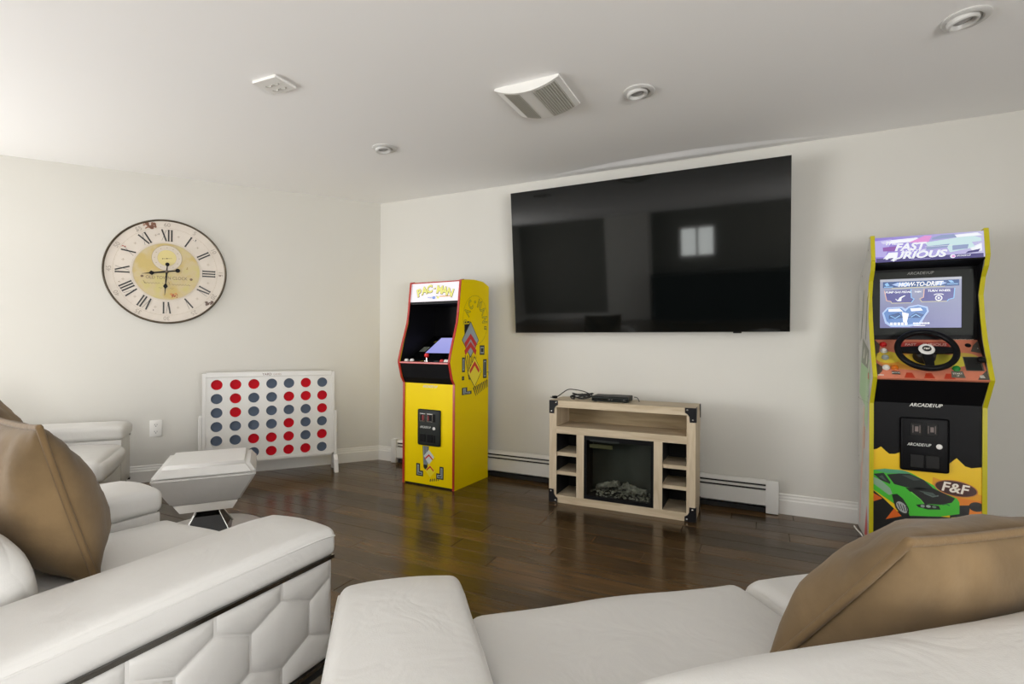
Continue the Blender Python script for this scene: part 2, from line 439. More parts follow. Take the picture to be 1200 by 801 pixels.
struct(wall_seg('wall_right', (A0.x - 0.10, YW), (XE, YW), (0, 1)))
struct(wall_seg('wall_left', A0, A1, -WN))
def wall_with_window(name, win, fixed, lo, hi, w0, w1, z0, z1, axis, out, mull, rail, paint=None):
    """axis 'y': wall in the plane x = fixed, running along y; axis 'x': the other way round"""
    def bx(bm, a0, a1, b0, b1, c0, c1):
        lo_, hi_ = sorted((fixed + out * b0, fixed + out * b1))
        if axis == 'y': box(bm, lo_, hi_, a0, a1, c0, c1)
        else: box(bm, a0, a1, lo_, hi_, c0, c1)
    bm = bmesh.new()
    bx(bm, lo, w0, 0, T, 0, CEIL); bx(bm, w1, hi, 0, T, 0, CEIL); bx(bm, w0, w1, 0, T, 0, z0); bx(bm, w0, w1, 0, T, z1, CEIL)
    struct(obj(name, bm, paint or M['wall']))
    bm = bmesh.new(); f = 0.05
    for a, b in ((w0, w0 + f), (w1 - f, w1)): bx(bm, a, b, 0.03, 0.09, z0, z1)
    for a, b in ((z0, z0 + f), (z1 - f, z1)): bx(bm, w0 + f, w1 - f, 0.03, 0.09, a, b)
    for i in range(1, mull): 
        c = w0 + (w1 - w0) * i / mull; bx(bm, c - 0.025, c + 0.025, 0.035, 0.085, z0 + f, z1 - f)
    if rail: c = (z0 + z1) / 2; bx(bm, w0 + f, w1 - f, 0.04, 0.08, c - 0.015, c + 0.015)
    fr = struct(obj(win, bm, M['trim']))
    for i in range(mull):
        a = w0 + (w1 - w0) * i / mull; b = w0 + (w1 - w0) * (i + 1) / mull; bm = bmesh.new()
        bx(bm, a + 0.025, b - 0.025, 0.057, 0.063, z0 + f, z1 - f); obj('pane', bm, M['pane'], fr)
wall_with_window('wall_west', 'window_1', A1.x, YB, A1.y, -3.7, 0.35, 0.30, 2.12, 'y', -1, 4, False)
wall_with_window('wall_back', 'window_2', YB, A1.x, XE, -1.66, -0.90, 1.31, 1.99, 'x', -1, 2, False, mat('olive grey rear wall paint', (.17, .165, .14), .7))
wall_with_window('wall_east', 'fill_window', XE, YB, YW, -4.3, -0.3, 0.30, 2.12, 'y', 1, 4, False)  # unseen window added so the east fill lamp can shine in
room = [A0, (XE, YW), (XE, YB), (A1.x, YB), A1]
struct(obj('ceiling', prism_z(bmesh.new(), [(-5.75, -5.0), (2.8, -5.0), (2.8, 3.9), (-5.75, 3.9)], CEIL, CEIL + 0.1), M['ceiling']))
floor = struct(obj('floor', prism_z(bmesh.new(), [(-5.75, -5.0), (2.8, -5.0), (2.8, 3.9), (-5.75, 3.9)], -0.10, -0.012), M['sub']))

def wall_x(y):
    return A0.x + (YW - y) * WD.x / -WD.y * 1.0 if y > A1.y else A1.x
def plank_bm(pts, bm=None):
    """one board: top face with a small bevel all round"""
    bm = bm or bmesh.new()
    cx = sum(p[0] for p in pts) / 4; cy = sum(p[1] for p in pts) / 4
    lo = [bm.verts.new((x, y, -0.012)) for x, y in pts]; mid = [bm.verts.new((x, y, -0.0022)) for x, y in pts]
    e = 0.0022
    top = [bm.verts.new((x - math.copysign(e, x - cx), y - math.copysign(e, y - cy), 0)) for x, y in pts]
    bm.faces.new(top)
    for a, b in ((lo, mid), (mid, top)):
        for i in range(4): bm.faces.new((a[i], a[(i + 1) % 4], b[(i + 1) % 4], b[i]))
    return bm
PW = 0.128; y1 = YW - 0.001; row = 0
rear = bmesh.new()
while y1 > YB + 0.01:
    y0 = max(y1 - PW, YB); xl0, xl1 = wall_x(y0), wall_x(y1)
    x = max(xl0, xl1) + 0.30 + random.random() * 1.1; cuts = [None]
    while x < XE - 0.35: cuts.append(x); x += random.choice((0.9, 1.2, 1.5, 1.5, 1.8))
    cuts.append(XE)
    for a, b in zip(cuts, cuts[1:]):
        g = 0.0004
        pts = [((a + g) if a is not None else xl0, y0 + g), (b - g, y0 + g), (b - g, y1 - g), ((a + g) if a is not None else xl1, y1 - g)]
        if y1 > -0.6:
            c = Vector((sum(p[0] for p in pts) / 4, sum(p[1] for p in pts) / 4))
            obj('plank', plank_bm([(p[0] - c.x, p[1] - c.y) for p in pts]), M['plank'], floor, loc=(c.x, c.y, 0))
        else: plank_bm(pts, rear)
    y1 = y0; row += 1
o = obj('rear_planking', rear, M['plank'], floor); o['kind'] = 'stuff'

# baseboards: stepped profile swept along each wall
PROF = [(0, 0), (0.016, 0), (0.016, 0.085), (0.011, 0.093), (0.011, 0.104), (0.007, 0.112), (0.007, 0.122), (0, 0.128)]
def baseboard(name, p, q, n):
    p = Vector(p); q = Vector(q); n = Vector(n)
    bm = bmesh.new(); prism(bm, PROF, lambda s: (p.x + n.x * s[0], p.y + n.y * s[0], s[1]), lambda s: (q.x + n.x * s[0], q.y + n.y * s[0], s[1]))
    return struct(obj(name, bm, M['trim']))
baseboard('baseboard_left', A0, A1, WN)
baseboard('baseboard_right', A0, (XE, YW), (0, -1))
baseboard('baseboard_west', (A1.x, YB), (A1.x, A1.y), (1, 0))
baseboard('baseboard_back', (A1.x, YB), (XE, YB), (0, 1))
baseboard('baseboard_east', (XE, YB), (XE, YW), (-1, 0))
# added ceiling bulge, shaped to catch light as the bright streak above the television
bm = bmesh.new(); rings = []
for i in range(41):
    f = i / 40; x = -1.75 + 2.35 * f; k = math.sin(PI * f); wdt = 0.02 + 0.15 * k; dp = 0.021 * k * k + 0.0005
    rings.append([bm.verts.new((x, YW - 0.012 - wdt * j / 8, CEIL + 0.001 - dp * math.sin(PI * j / 8) ** 1.8)) for j in range(9)])
for a, b in zip(rings, rings[1:]):
    for j in range(8): bm.faces.new((a[j], b[j], b[j + 1], a[j + 1]))
struct(obj('light_streak_bulge', bm, M['ceiling'], smooth=60))

struct(obj('wall_pillar', B(-3.22, -2.25, YB + .001, YB + .35, 0.001, CEIL - .001), M['wall']))
bar = thing('bar_counter', 'long black bar counter along the dark rear wall, seen only mirrored in the television', 'counter', (-.35, YB + .45, 0))
obj('cabinet', B(-1.75, 1.75, -.28, .28, .08, .98, bev=.004), M['black'], bar)
obj('worktop', B(-1.80, 1.80, -.32, .30, .98, 1.02, bev=.004), M['black_gloss'], bar)
obj('toe_kick', B(-1.72, 1.72, -.22, .26, 0, .08), M['black_matte'], bar)

# ------------------------------------------------------------------ television
TVX, TVW, TVH = -1.7317, 1.889, 1.068
tv = thing('television', 'huge black flat television hung tilted forward on the wall above the fireplace stand', 'television', (TVX + TVW / 2, 3.608, 1.1603))
lean = 0.1003
def tvobj(name, bm, m, **k): return obj(name, bm, m, tv, rot=(lean, 0, 0), **k)
h = TVW / 2
bm = B(-h, h, 0.004, 0.032, 0, TVH, bev=0.003); tvobj('case', bm, M['black'], smooth=40)
box(bm := bmesh.new(), -h + .3, h - .3, 0.032, 0.055, .10, .72, bev=.008); tvobj('rear_housing', bm, M['black_matte'])
tvobj('screen', B(-h + .008, h - .008, 0.001, 0.004, 0.014, TVH - .008), M['screen'])
bm = bmesh.new(); box(bm, -h, -h + .008, -.001, .004, 0, TVH); box(bm, h - .008, h, -.001, .004, 0, TVH)
box(bm, -h + .008, h - .008, -.001, .004, 0, .014); box(bm, -h + .008, h - .008, -.001, .004, TVH - .008, TVH); tvobj('bezel', bm, M['black_gloss'])
tvobj('badge', B(.62, .67, -.002, .002, -.008, .001, bev=.001), M['black'])
bm = bmesh.new(); box(bm, -.45, .45, 0.075, 0.095, .25, .60)
for s in (-.35, .35): box(bm, s - .02, s + .02, .04, .095, .15, .62)
obj('wall_mount', bm, M['iron'], tv)

# ------------------------------------------------------------------ wall clock
CR = 0.401
ck = thing('wall_clock', 'large round antique-style wall clock with roman numerals and yellow centre', 'clock', left(1.644, 0.004, 1.617), LA)
RX = Matrix.Rotation(PI / 2, 4, 'X')      # z of the lathe becomes -y (towards the room)
obj('backing', lathe(bmesh.new(), [(0, 0), (CR - .004, 0), (CR - .004, .012), (0, .012)], 72, RX), M['face'], ck)
obj('rim', lathe(bmesh.new(), [(CR - .012, 0), (CR, 0), (CR + .003, .006), (CR + .002, .016), (CR - .004, .021), (CR - .010, .018), (CR - .012, .012), (CR - .012, 0)], 96, RX), M['rim'], ck, smooth=50)
P = Print((0, -.0122, 0), (1, 0, 0), (0, 0, 1))
tan = ink('b9ab97'); blk = ink('1d1a17'); brn = ink('93654f'); pale = ink('cabfae'); lav = ink('cfc4cb')
P.ell(0, 0, .218, .218, M['dial_centre'], 0, n=64)
P.ring(0, 0, .221, .004, pale, 2, 80); P.ring(0, 0, .213, .0016, tan, 2, 80); P.ring(0, 0, .338, .0016, tan, 1, 90); P.ring(0, 0, .228, .0012, tan, 2, 80)
NUM = {12: 'XII', 1: 'I', 2: 'II', 3: 'III', 4: 'IV', 5: 'V', 6: 'VI', 7: 'VII', 8: 'VIII', 9: 'IX', 10: 'X', 11: 'XI'}
WID = {'I': .020, 'V': .040, 'X': .040}
for hr, s in NUM.items():
    th = PI / 2 - hr * PI / 6; er = Vector((math.cos(th), math.sin(th))); et = Vector((er.y, -er.x))
    tot = sum(WID[c] for c in s); x = -tot / 2; r0, r1 = .238, .322
    def q(tx, rr): p = er * rr + et * tx; return (p.x, p.y)
    for c in s:
        w_ = WID[c]; xc = x + w_ / 2; x += w_
        if c == 'I': P.line([q(xc, r0), q(xc, r1)], .0105, blk, 3); P.line([q(xc - .008, r1), q(xc + .008, r1)], .0022, blk, 3); P.line([q(xc - .008, r0), q(xc + .008, r0)], .0022, blk, 3)
        if c == 'V': P.line([q(xc - .013, r1), q(xc, r0)], .0105, blk, 3); P.line([q(xc + .013, r1), q(xc, r0)], .0022, blk, 3)
        if c == 'X': P.line([q(xc - .014, r1), q(xc + .014, r0)], .0105, blk, 3); P.line([q(xc + .014, r1), q(xc - .014, r0)], .0020, blk, 3)
    p = er * .362; P.text(p.x, p.y, str(hr * 5), .044, ink('a2978a'), 3, rot=th - PI / 2)
    th2 = th - PI / 12; p = Vector((math.cos(th2), math.sin(th2))) * .285
    for k in range(4): P.ell(p.x + .007 * math.cos(k * PI / 2), p.y + .007 * math.sin(k * PI / 2), .0035, .0025, tan, 2, n=8)
    P.ell(p.x, p.y, .003, .003, ink('958877'), 3, n=8)
for i in range(60):
    t = i * PI / 30; P.line([(math.cos(t) * .330, math.sin(t) * .330), (math.cos(t) * .338, math.sin(t) * .338)], .0014, tan, 2)
P.ell(0, .105, .098, .098, pale, 3, n=48); P.ring(0, .105, .098, .002, ink('8d7f66'), 4, 48); P.ell(0, .105, .062, .062, ink('cfc07e'), 4, n=40); P.ring(0, .105, .062, .0014, tan, 5, 40)
for i in range(12):
    t = i * PI / 6; P.ell(math.cos(t) * .080, .105 + math.sin(t) * .080, .0028, .0028, ink('7f7466'), 5, n=8)
P.line([(-.03, .098), (.032, .104)], .0024, ink('6d5b33'), 6); P.ell(0, .101, .006, .004, ink('4a3b1e'), 6, n=10); P.ell(-.028, .098, .004, .004, ink('6d5b33'), 6, n=8)
P.text(0, -.048, 'OLD TOWN CLOCK', .034, ink('6f5f49'), 4, sx=.86)
P.ell(-.158, -.043, .010, .009, ink('6a5136'), 4, n=12); P.ell(.160, -.052, .010, .010, ink('6a5136'), 4, n=12)
for x0, x1 in ((-.145, -.045), (.03, .155)):                    # a line of faint copperplate script
    n_ = int((x1 - x0) / .006); P.line([(x0 + (x1 - x0) * i / n_, -.093 - (x0 + .145) * .03 + .0055 * math.sin(i * 2.2)) for i in range(n_ + 1)], .0022, ink('85735a'), 4)
P.line([(-.15, -.075), (-.138, -.098)], .003, ink('7b694f'), 4); P.line([(-.03, -.09), (-.02, -.098)], .002, ink('7b694f'), 4); P.line([(.012, -.08), (.02, -.1)], .003, ink('7b694f'), 4)
P.line([(-.052 + .006 * i, -.128 + .004 * math.sin(i * 2)) for i in range(5)], .002, ink('8a785c'), 4); P.line([(.02 + .006 * i, -.130 + .004 * math.sin(i * 2)) for i in range(5)], .002, ink('8a785c'), 4)
random.seed(3)
def blot(a, b, r, c, n=6, l=4):
    for _ in range(n): P.ell(a + random.uniform(-r, r), b + random.uniform(-r, r) * .6, r * random.uniform(.15, .5), r * random.uniform(.12, .35), c, l, random.random() * 3, n=9)
blot(-.105, .345, .030, brn, 26); blot(-.135, .35, .028, ink('b08a75'), 5, 3); blot(-.272, .17, .014, ink('b04a35'), 5); blot(-.06, .285, .008, ink('3a302a'), 3); blot(.185, .255, .011, ink('2e2723'), 4)
blot(.052, -.185, .020, ink('a2471f'), 8, 5); blot(.046, -.172, .024, ink('c98a45'), 4); blot(.286, -.235, .026, ink('6a5245'), 18); blot(.36, -.01, .010, ink('5f463a'), 5); blot(-.30, -.098, .010, ink('85715f'), 3); blot(.14, .035, .012, ink('9a7a3a'), 3, 5)
blot(-.19, .30, .009, ink('3d332c'), 3); blot(-.09, -.30, .008, ink('4a3a30'), 3)
P.build('printed_dial', ck)
def hand(name, ang, L_, tail, knob, dia, w):
    """ang clockwise from twelve"""
    pts = []; bm = bmesh.new()
    def seg(p): prism_y(bm, p, -.021, -.018)
    seg([(-w, 0), (w, 0), (w * .55, L_ * .55), (-w * .55, L_ * .55)])
    seg([(-w * .6, L_ * .50), (0, L_ * .46), (w * .6, L_ * .50), (dia, L_ * .62), (w * .5, L_ * .72), (.0008, L_), (-.0008, L_), (-w * .5, L_ * .72), (-dia, L_ * .62)])
    seg([(-w * .6, 0), (-w * .5, -tail), (w * .5, -tail), (w * .6, 0)])
    seg([(knob * math.cos(t), -tail + knob * math.sin(t)) for t in [2 * PI * i / 16 for i in range(16)]])
    return obj(name, bm, M['black'], ck, loc=(0, -.002 if name == 'minute_hand' else 0, 0), rot=(0, ang, 0))
hand('hour_hand', math.radians(261), .160, .072, .016, .018, .0075)
hand('minute_hand', math.radians(184), .185, .056, .014, .016, .0065)
obj('hub', lathe(bmesh.new(), [(0, .026), (.006, .026), (.012, .022), (.012, .012), (0, .012)], 20, RX), M['rim'], ck, smooth=40)

# ------------------------------------------------------------------ wall outlet
ol = thing('wall_outlet', 'white double wall outlet plate on the left wall beside the white drop disc game', 'outlet', left(1.709, 0, .406), LA)
obj('cover_plate', B(-.040, .040, -.007, 0, -.064, .064, bev=.003), M['plastic'], ol, smooth=40)
for s in (.026, -.026):
    rc = obj('receptacle', prism_y(bmesh.new(), [(.017 * math.cos(t) * (1 if abs(math.cos(t)) < .8 else .95), s + .015 * math.sin(t)) for t in [2 * PI * i / 20 for i in range(20)]], -.009, -.006), M['plastic'], ol)
    bm = bmesh.new(); box(bm, -.009, -.0062, -.0095, -.008, s - .002, s + .008); box(bm, .0062, .009, -.0095, -.008, s - .001, s + .007); box(bm, -.003, .003, -.0095, -.008, s - .011, s - .006)
    obj('slots', bm, M['black_matte'], rc)

# ------------------------------------------------------------------ drop disc game: a board with 42 round holes on two legs
GX0, GX1, GZ0, GZ1 = -.454, .454, .155, .803
gm = thing('drop_disc_game', 'large white garden drop disc game frame standing before the left wall', 'game', left(.911, .226, 0), LA)
hx = [-.381 + .127 * i for i in range(7)]; hz = [.745 - .1072 * j for j in range(6)]; HR = .0395
def holed_panel(y):
    bm = bmesh.new(); xs = [GX0] + [(a + b) / 2 for a, b in zip(hx, hx[1:])] + [GX1]; zs = [GZ1] + [(a + b) / 2 for a, b in zip(hz, hz[1:])] + [GZ0]
    n = 24
    for i in range(7):
        for j in range(6):
            x0, x1, z1, z0 = xs[i], xs[i + 1], zs[j], zs[j + 1]; inner = []; outer = []; back = []
            for k in range(n):
                t = 2 * PI * k / n; c, s = math.cos(t), math.sin(t)
                inner.append(bm.verts.new((hx[i] + HR * c, y, hz[j] + HR * s))); back.append(bm.verts.new((hx[i] + HR * c, y + .012, hz[j] + HR * s)))
                sx = ((x1 - hx[i]) if c > 0 else (x0 - hx[i])) / c if abs(c) > 1e-6 else 9; sz = ((z1 - hz[j]) if s > 0 else (z0 - hz[j])) / s if abs(s) > 1e-6 else 9
                f = min(sx, sz); outer.append(bm.verts.new((hx[i] + f * c, y, hz[j] + f * s)))
            for k in range(n):
                m_ = (k + 1) % n; bm.faces.new((inner[k], outer[k], outer[m_], inner[m_])); bm.faces.new((inner[k], inner[m_], back[m_], back[k]))
            cor = {}
            for (cx_, cz_) in ((x0, z0), (x0, z1), (x1, z0), (x1, z1)):     # corner triangles between ray hits
                for k in range(n):
                    a, b = outer[k].co, outer[(k + 1) % n].co
                    on = lambda v, ax, val: abs((v.x if ax == 'x' else v.z) - val) < 1e-5
                    if (on(a, 'x', cx_) and on(b, 'z', cz_) and not on(a, 'z', cz_) and not on(b, 'x', cx_)) or (on(a, 'z', cz_) and on(b, 'x', cx_) and not on(a, 'x', cx_) and not on(b, 'z', cz_)):
                        bm.faces.new((outer[k], bm.verts.new((cx_, y, cz_)), outer[(k + 1) % n]))
    return bm
obj('front_panel', holed_panel(-.030), M['white'], gm)
obj('rear_panel', holed_panel(.018), M['white'], gm)
bm = bmesh.new(); box(bm, GX0 - .022, GX0, -.034, .034, GZ0, GZ1 + .03); box(bm, GX1, GX1 + .022, -.034, .034, GZ0, GZ1 + .03); box(bm, GX0, GX1, -.028, .028, GZ0 - .02, GZ0)
obj('frame', bm, M['white'], gm)
obj('top_rail', B(GX0, GX1, -.036, -.024, GZ1, GZ1 + .038, bev=.003), M['white'], gm)
obj('release_bar', B(GX0, GX1, -.036, -.030, GZ0 - .012, GZ0 + .006), M['white'], gm)
for s in (-1, 1):
    x = s * (GX1 + .034)
    lg = obj('leg', B(x - .012, x + .012, -.034, .034, .10, .51, bev=.004), M['white'], gm)
    obj('foot', prism_x(bmesh.new(), [(-.112, 0), (-.066, 0), (-.040, .055), (.040, .055), (.066, 0), (.112, 0), (.085, .10), (.040, .135), (-.040, .135), (-.085, .10)], x - .016, x + .016, .004), M['white'], lg)
P = Print((0, -.0362, 0), (1, 0, 0), (0, 0, 1)); P.text(-.035, GZ1 + .018, 'YARD', .026, ink('6b4a40'), 0, bold=.01); P.text(.040, GZ1 + .017, 'GAMES', .021, ink('a58c80'), 0, sx=.9); P.build('lettering', gm)
GRID = ['RRRBBRB', 'BRBBRRR', 'BRBBBBR', 'BBBBRBB', 'BBRRRBR', 'BBBRRRB']
ORD = ['first', 'second', 'third', 'fourth', 'fifth', 'sixth', 'seventh']; ROWS = ['top row', 'second row', 'third row', 'fourth row', 'fifth row', 'bottom row']
dm = {}
for k, m_ in (('R', M['disc_red']), ('B', M['disc_blue'])):
    me = bpy.data.meshes.new('disc'); bm = lathe(bmesh.new(), [(0, -.006), (.049, -.006), (.051, -.004), (.051, .004), (.049, .006), (.036, .006), (.034, .0045), (0, .0045)], 28, RX)
    bmesh.ops.recalc_face_normals(bm, faces=bm.faces[:]); bm.to_mesh(me); bm.free(); me.materials.append(m_); dm[k] = me
ca, sa = math.cos(LA), math.sin(LA)
for j, rw in enumerate(GRID):
    for i, k in enumerate(rw):
        g = Vector(left(.911, .226, 0)); lx, ly = hx[i], -.004
        c = 'red' if k == 'R' else 'slate blue'
        o = link('game_disc', dm[k], None, (g.x + ca * lx - sa * ly, g.y + sa * lx + ca * ly, hz[j]), (0, 0, LA))
        tag(o, f'{c} disc, {ROWS[j]}, {ORD[i]} column from the left of the white game board', 'disc', 'discs in the white game board')

# ------------------------------------------------------------------ baseboard heater along the television wall
ht = thing('baseboard_heater', 'long low white baseboard heater with black slots below the television', 'heater', (0, YW, 0))
HX0, HX1 = -2.985, .100
obj('back_plate', B(HX0 + .03, HX1 - .03, -.016, -.013, .02, .20), M['white'], ht)
obj('hood', prism_x(bmesh.new(), [(-.013, .196), (-.013, .208), (-.030, .208), (-.050, .191), (-.050, .184), (-.030, .199)], HX0 + .05, HX1 - .05), M['white'], ht)
obj('damper', prism_x(bmesh.new(), [(-.044, .160), (-.052, .158), (-.052, .170), (-.044, .172)], HX0 + .05, HX1 - .05), M['white'], ht)
obj('front_cover', prism_x(bmesh.new(), [(-.044, .050), (-.054, .050), (-.054, .143), (-.044, .145)], HX0 + .05, HX1 - .05), M['white'], ht)
obj('slot_shade_block', B(HX0 + .06, HX1 - .06, -.041, -.017, .045, .194), M['black_matte'], ht)  # black block filling the casing, stands in for shade behind the slots
obj('dark_base', B(HX0 + .06, HX1 - .06, -.036, -.017, .002, .032), M['black_matte'], ht)
for a, b in ((HX0, HX0 + .055), (HX1 - .072, HX1)): obj('end_cap', B(a, b, -.062, -.012, .004, .212, bev=.003), M['white'], ht, smooth=40)

# ------------------------------------------------------------------ electric fireplace stand
fp = thing('fireplace_stand', 'pale oak media stand with glass-fronted electric fireplace and black corner brackets', 'stand', (-1.303, 3.252, 0), .009)
FW, FH, FD = .947, .692, .275
obj('top_board', B(0, FW, 0, FD, .645, FH, bev=.002), M['oak_x'], fp)
for a, b in ((0, .052), (.895, FW)): obj('side_panel', B(a, b, .002, FD, .001, .645), M['oak_z'], fp)
obj('bottom_board', B(.052, .895, .002, FD, .001, .051), M['oak_x'], fp)
obj('middle_rail', B(.052, .895, .001, FD - .01, .470, .517), M['oak_x'], fp)
for a, b in ((.194, .245), (.699, .752)): obj('divider', B(a, b, .003, FD - .01, .051, .470), M['oak_z'], fp)
for a, b, zs in ((.052, .194, (.190, .318)), (.752, .895, (.184, .310))):
    for z in zs: obj('shelf', B(a, b, .012, FD - .01, z, z + .023), M['oak_x'], fp)
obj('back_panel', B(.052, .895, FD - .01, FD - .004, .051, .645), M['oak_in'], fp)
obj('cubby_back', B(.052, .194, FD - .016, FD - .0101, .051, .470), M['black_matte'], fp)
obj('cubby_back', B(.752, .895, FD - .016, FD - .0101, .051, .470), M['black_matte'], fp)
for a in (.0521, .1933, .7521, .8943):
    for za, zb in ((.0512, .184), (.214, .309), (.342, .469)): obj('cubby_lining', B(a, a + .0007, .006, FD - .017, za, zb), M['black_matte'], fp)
fb = obj('firebox', B(.246, .698, .150, .20, .052, .469), mat('firebox lining', (.020, .026, .021), .6), fp)
bm = bmesh.new()
for a in ((.245, .263, .006, .15, .051, .470), (.681, .699, .006, .15, .051, .470), (.263, .681, .006, .15, .051, .075), (.263, .681, .006, .15, .440, .470)): box(bm, *a)
obj('firebox_frame', bm, M['black'], fp)
bm = bmesh.new(); box(bm, .285, .480, .0035, .006, .433, .445); box(bm, .30, .47, .002, .0036, .437, .441); obj('control_strip', bm, M['charcoal'], fp)
obj('firebox_glass', B(.263, .681, .010, .013, .075, .440), M['fire_glass'], fp)
obj('heat_outlet', B(.275, .43, .03, .034, .388, .412), mat('olive grille', (.10, .09, .035), .6), fp)
random.seed(11)
def log(pts, r, nm='log'):
    pp = smooth_path(pts, 6); bm = tube(bmesh.new(), pp, [r * (.75 + .35 * random.random()) for _ in pp], 10)
    for v in bm.verts: v.co += Vector(noise.noise_vector(v.co * 45)) * .006
    obj(nm, bm, M['ember'], fp, smooth=50)
log([(.31, .10, .115), (.36, .085, .135), (.42, .08, .150), (.465, .075, .160)], .020); log([(.47, .09, .125), (.51, .07, .155), (.53, .065, .165)], .016)
log([(.49, .06, .150), (.55, .08, .140), (.60, .075, .128), (.645, .085, .115)], .020); log([(.52, .05, .120), (.57, .045, .135), (.62, .05, .118)], .014)
bm = bmesh.new()
for i in range(130):
    x, y = random.uniform(.275, .668), random.uniform(.022, .14); r = random.uniform(.006, .012)
    bmesh.ops.create_icosphere(bm, subdivisions=1, radius=r, matrix=Matrix.Translation((x, y, .078 + .02 * (y - .02) / .12 + random.uniform(0, .008))) @ Matrix.Scale(.7, 4, (0, 0, 1)))
o = obj('ember_bed', bm, M['ember'], fp); o['kind'] = 'stuff'
def bracket(x, z, sx, sz):
    pts = [(0, 0), (.062, 0), (.062, .030), (.046, .040), (.036, .056), (.034, .088), (0, .088)]
    o = obj('corner_bracket', prism_y(bmesh.new(), [(x + sx * a, z + sz * b) for a, b in pts], -.004, .0025), M['iron'], fp)
    for a, b in ((.048, .014), (.016, .074)):
        obj('screw', lathe(bmesh.new(), [(.0055, .003), (.0055, .0055), (.003, .007), (0, .007)], 12, Matrix.Translation((x + sx * a, 0, z + sz * b)) @ RX), M['steel'], o)
bracket(0, FH, 1, -1); bracket(FW, FH, -1, -1); bracket(0, .001, 1, 1); bracket(FW, .001, -1, 1)
for z, s in ((FH, -1), (.001, 1)):
    o = obj('corner_bracket', prism_x(bmesh.new(), [(0.001, z), (.05, z), (.05, z + s * .03), (.034, z + s * .05), (.030, z + s * .088), (0.001, z + s * .088)], FW - .001, FW + .004), M['iron'], fp)
    obj('corner_bracket', prism_x(bmesh.new(), [(FD - .001, z), (FD - .045, z), (FD - .045, z + s * .03), (FD - .02, z + s * .05), (FD - .02, z + s * .088), (FD - .001, z + s * .088)], FW - .001, FW + .004), M['iron'], fp)

md = thing('media_player', 'slim black media player box lying on top of the oak fireplace stand', 'player', (-.905, 3.40, FH), .05)
obj('case', B(-.122, .122, -.085, .085, .004, .034, bev=.003), M['charcoal'], md, smooth=40)
obj('lid', B(-.120, .120, -.082, .083, .034, .037, bev=.001), M['black'], md)
obj('front_strip', B(-.118, .118, -.0865, -.0848, .012, .024), M['black_gloss'], md)
bm = bmesh.new(); box(bm, -.01, .004, -.0875, -.0864, .016, .020); box(bm, .012, .018, -.0875, -.0864, .015, .021); box(bm, .09, .096, -.0875, -.0864, .016, .020); obj('buttons', bm, M['steel'], md)
for a in (-.1, .1):
    for b in (-.07, .07): obj('rubber_foot', B(a - .01, a + .01, b - .01, b + .01, 0, .004), M['black_matte'], md)
cd = thing('power_cord', 'coiled black power cord with plug lying on the oak stand beside the media player', 'cord', (-1.12, 3.42, FH))
bm = bmesh.new(); coil = []
for i in range(100):
    t = i / 99 * 2 * PI * 4.3; k = 1 + .14 * math.sin(i * .7); coil.append((.072 * k * math.cos(t) * (1 - .1 * math.sin(t * .3)), .036 * k * math.sin(t), .008 + .030 * (i / 99) + .007 * math.sin(t * 2.3)))
tube(bm, coil, .0042, 6); obj('coil', bm, M['cord'], cd, smooth=60)
bm = tube(bmesh.new(), smooth_path([(.06, 0, .034), (.0, .03, .050), (-.06, .04, .058), (-.115, .03, .060), (-.145, 0, .040), (-.165, -.03, .020), (-.180, -.045, .011)], 8), .0035, 6)
obj('lead', bm, M['cord'], cd, smooth=60)
bm = B(-.012, .012, -.022, .012, 0, .018, bev=.004); box(bm, -.008, -.006, -.038, -.022, .006, .010); box(bm, .006, .008, -.038, -.022, .006, .010)
obj('plug', bm, M['black'], cd, loc=(-.185, -.05, .001), rot=(0, 0, -.7))
bm = tube(bmesh.new(), smooth_path([(-.07, -.02, .012), (-.075, -.045, .02), (-.062, -.06, .008), (-.05, -.058, .005)], 6), .004, 6); box(bm, -.052, -.040, -.066, -.052, .001, .012, bev=.002)
obj('tie', bm, M['cord'], cd)
bm = tube(bmesh.new(), smooth_path([(.345, .055, .026), (.365, .05, .024), (.385, .02, .008), (.39, -.0, .004)], 6), .003, 6); obj('short_lead', bm, M['cord'], cd)

# ------------------------------------------------------------------ yellow arcade cabinet
def arcade_side(name, prof, x0, x1, m, parent): return obj(name, prism_x(bmesh.new(), prof, x0, x1), m, parent)
def edge_trim(prof_front, x0, x1, m, parent):
    bm = bmesh.new()
    for (y0, z0), (y1, z1) in zip(prof_front, prof_front[1:]):
        d = Vector((y1 - y0, z1 - z0)).normalized(); n = Vector((d.y, -d.x))
        if n.x > 0.3: n = -n
        if abs(d.x) > .9: n = Vector((0, 1))
        a, b = Vector((y0, z0)), Vector((y1, z1)); q = [a - n * .002, b - n * .002, b + n * .0035, a + n * .0035]
        prism_x(bm, q, x0, x1)
    return obj('edge_trim', bm, m, parent)

PC = thing('arcade_cabinet', 'bright yellow upright arcade cabinet with red edges near the room corner', 'arcade machine', (-2.49, 3.180, 0), math.radians(-3.0))
PWD, PD = .487, .462
front = [(0, 0), (0, .775), (-.028, .815), (-.063, .938), (-.046, 1.0), (-.018, 1.085), (.010, 1.16), (.033, 1.229), (.046, 1.30), (.055, 1.384), (.075, 1.546)]
prof = front + [(.11, 1.553), (.25, 1.566), (.373, 1.562), (PD, 1.532), (PD, 0)]
for a, b in ((0, .016), (PWD - .016, PWD)):
    arcade_side('side_panel', prof, a, b, M['yellow'], PC)
    edge_trim(front + [(.11, 1.553)], a - .0006, b + .0006, M['red_trim'], PC)
    ia, ib = (.016, .0168) if a == 0 else (PWD - .0168, PWD - .016)
    arcade_side('inner_lining', [(.004, .80), (-.055, .938), (-.012, 1.085), (.038, 1.229), (.058, 1.384), (.40, 1.384), (.40, .80)], ia, ib, M['black'], PC)
x0, x1 = .016, PWD - .016
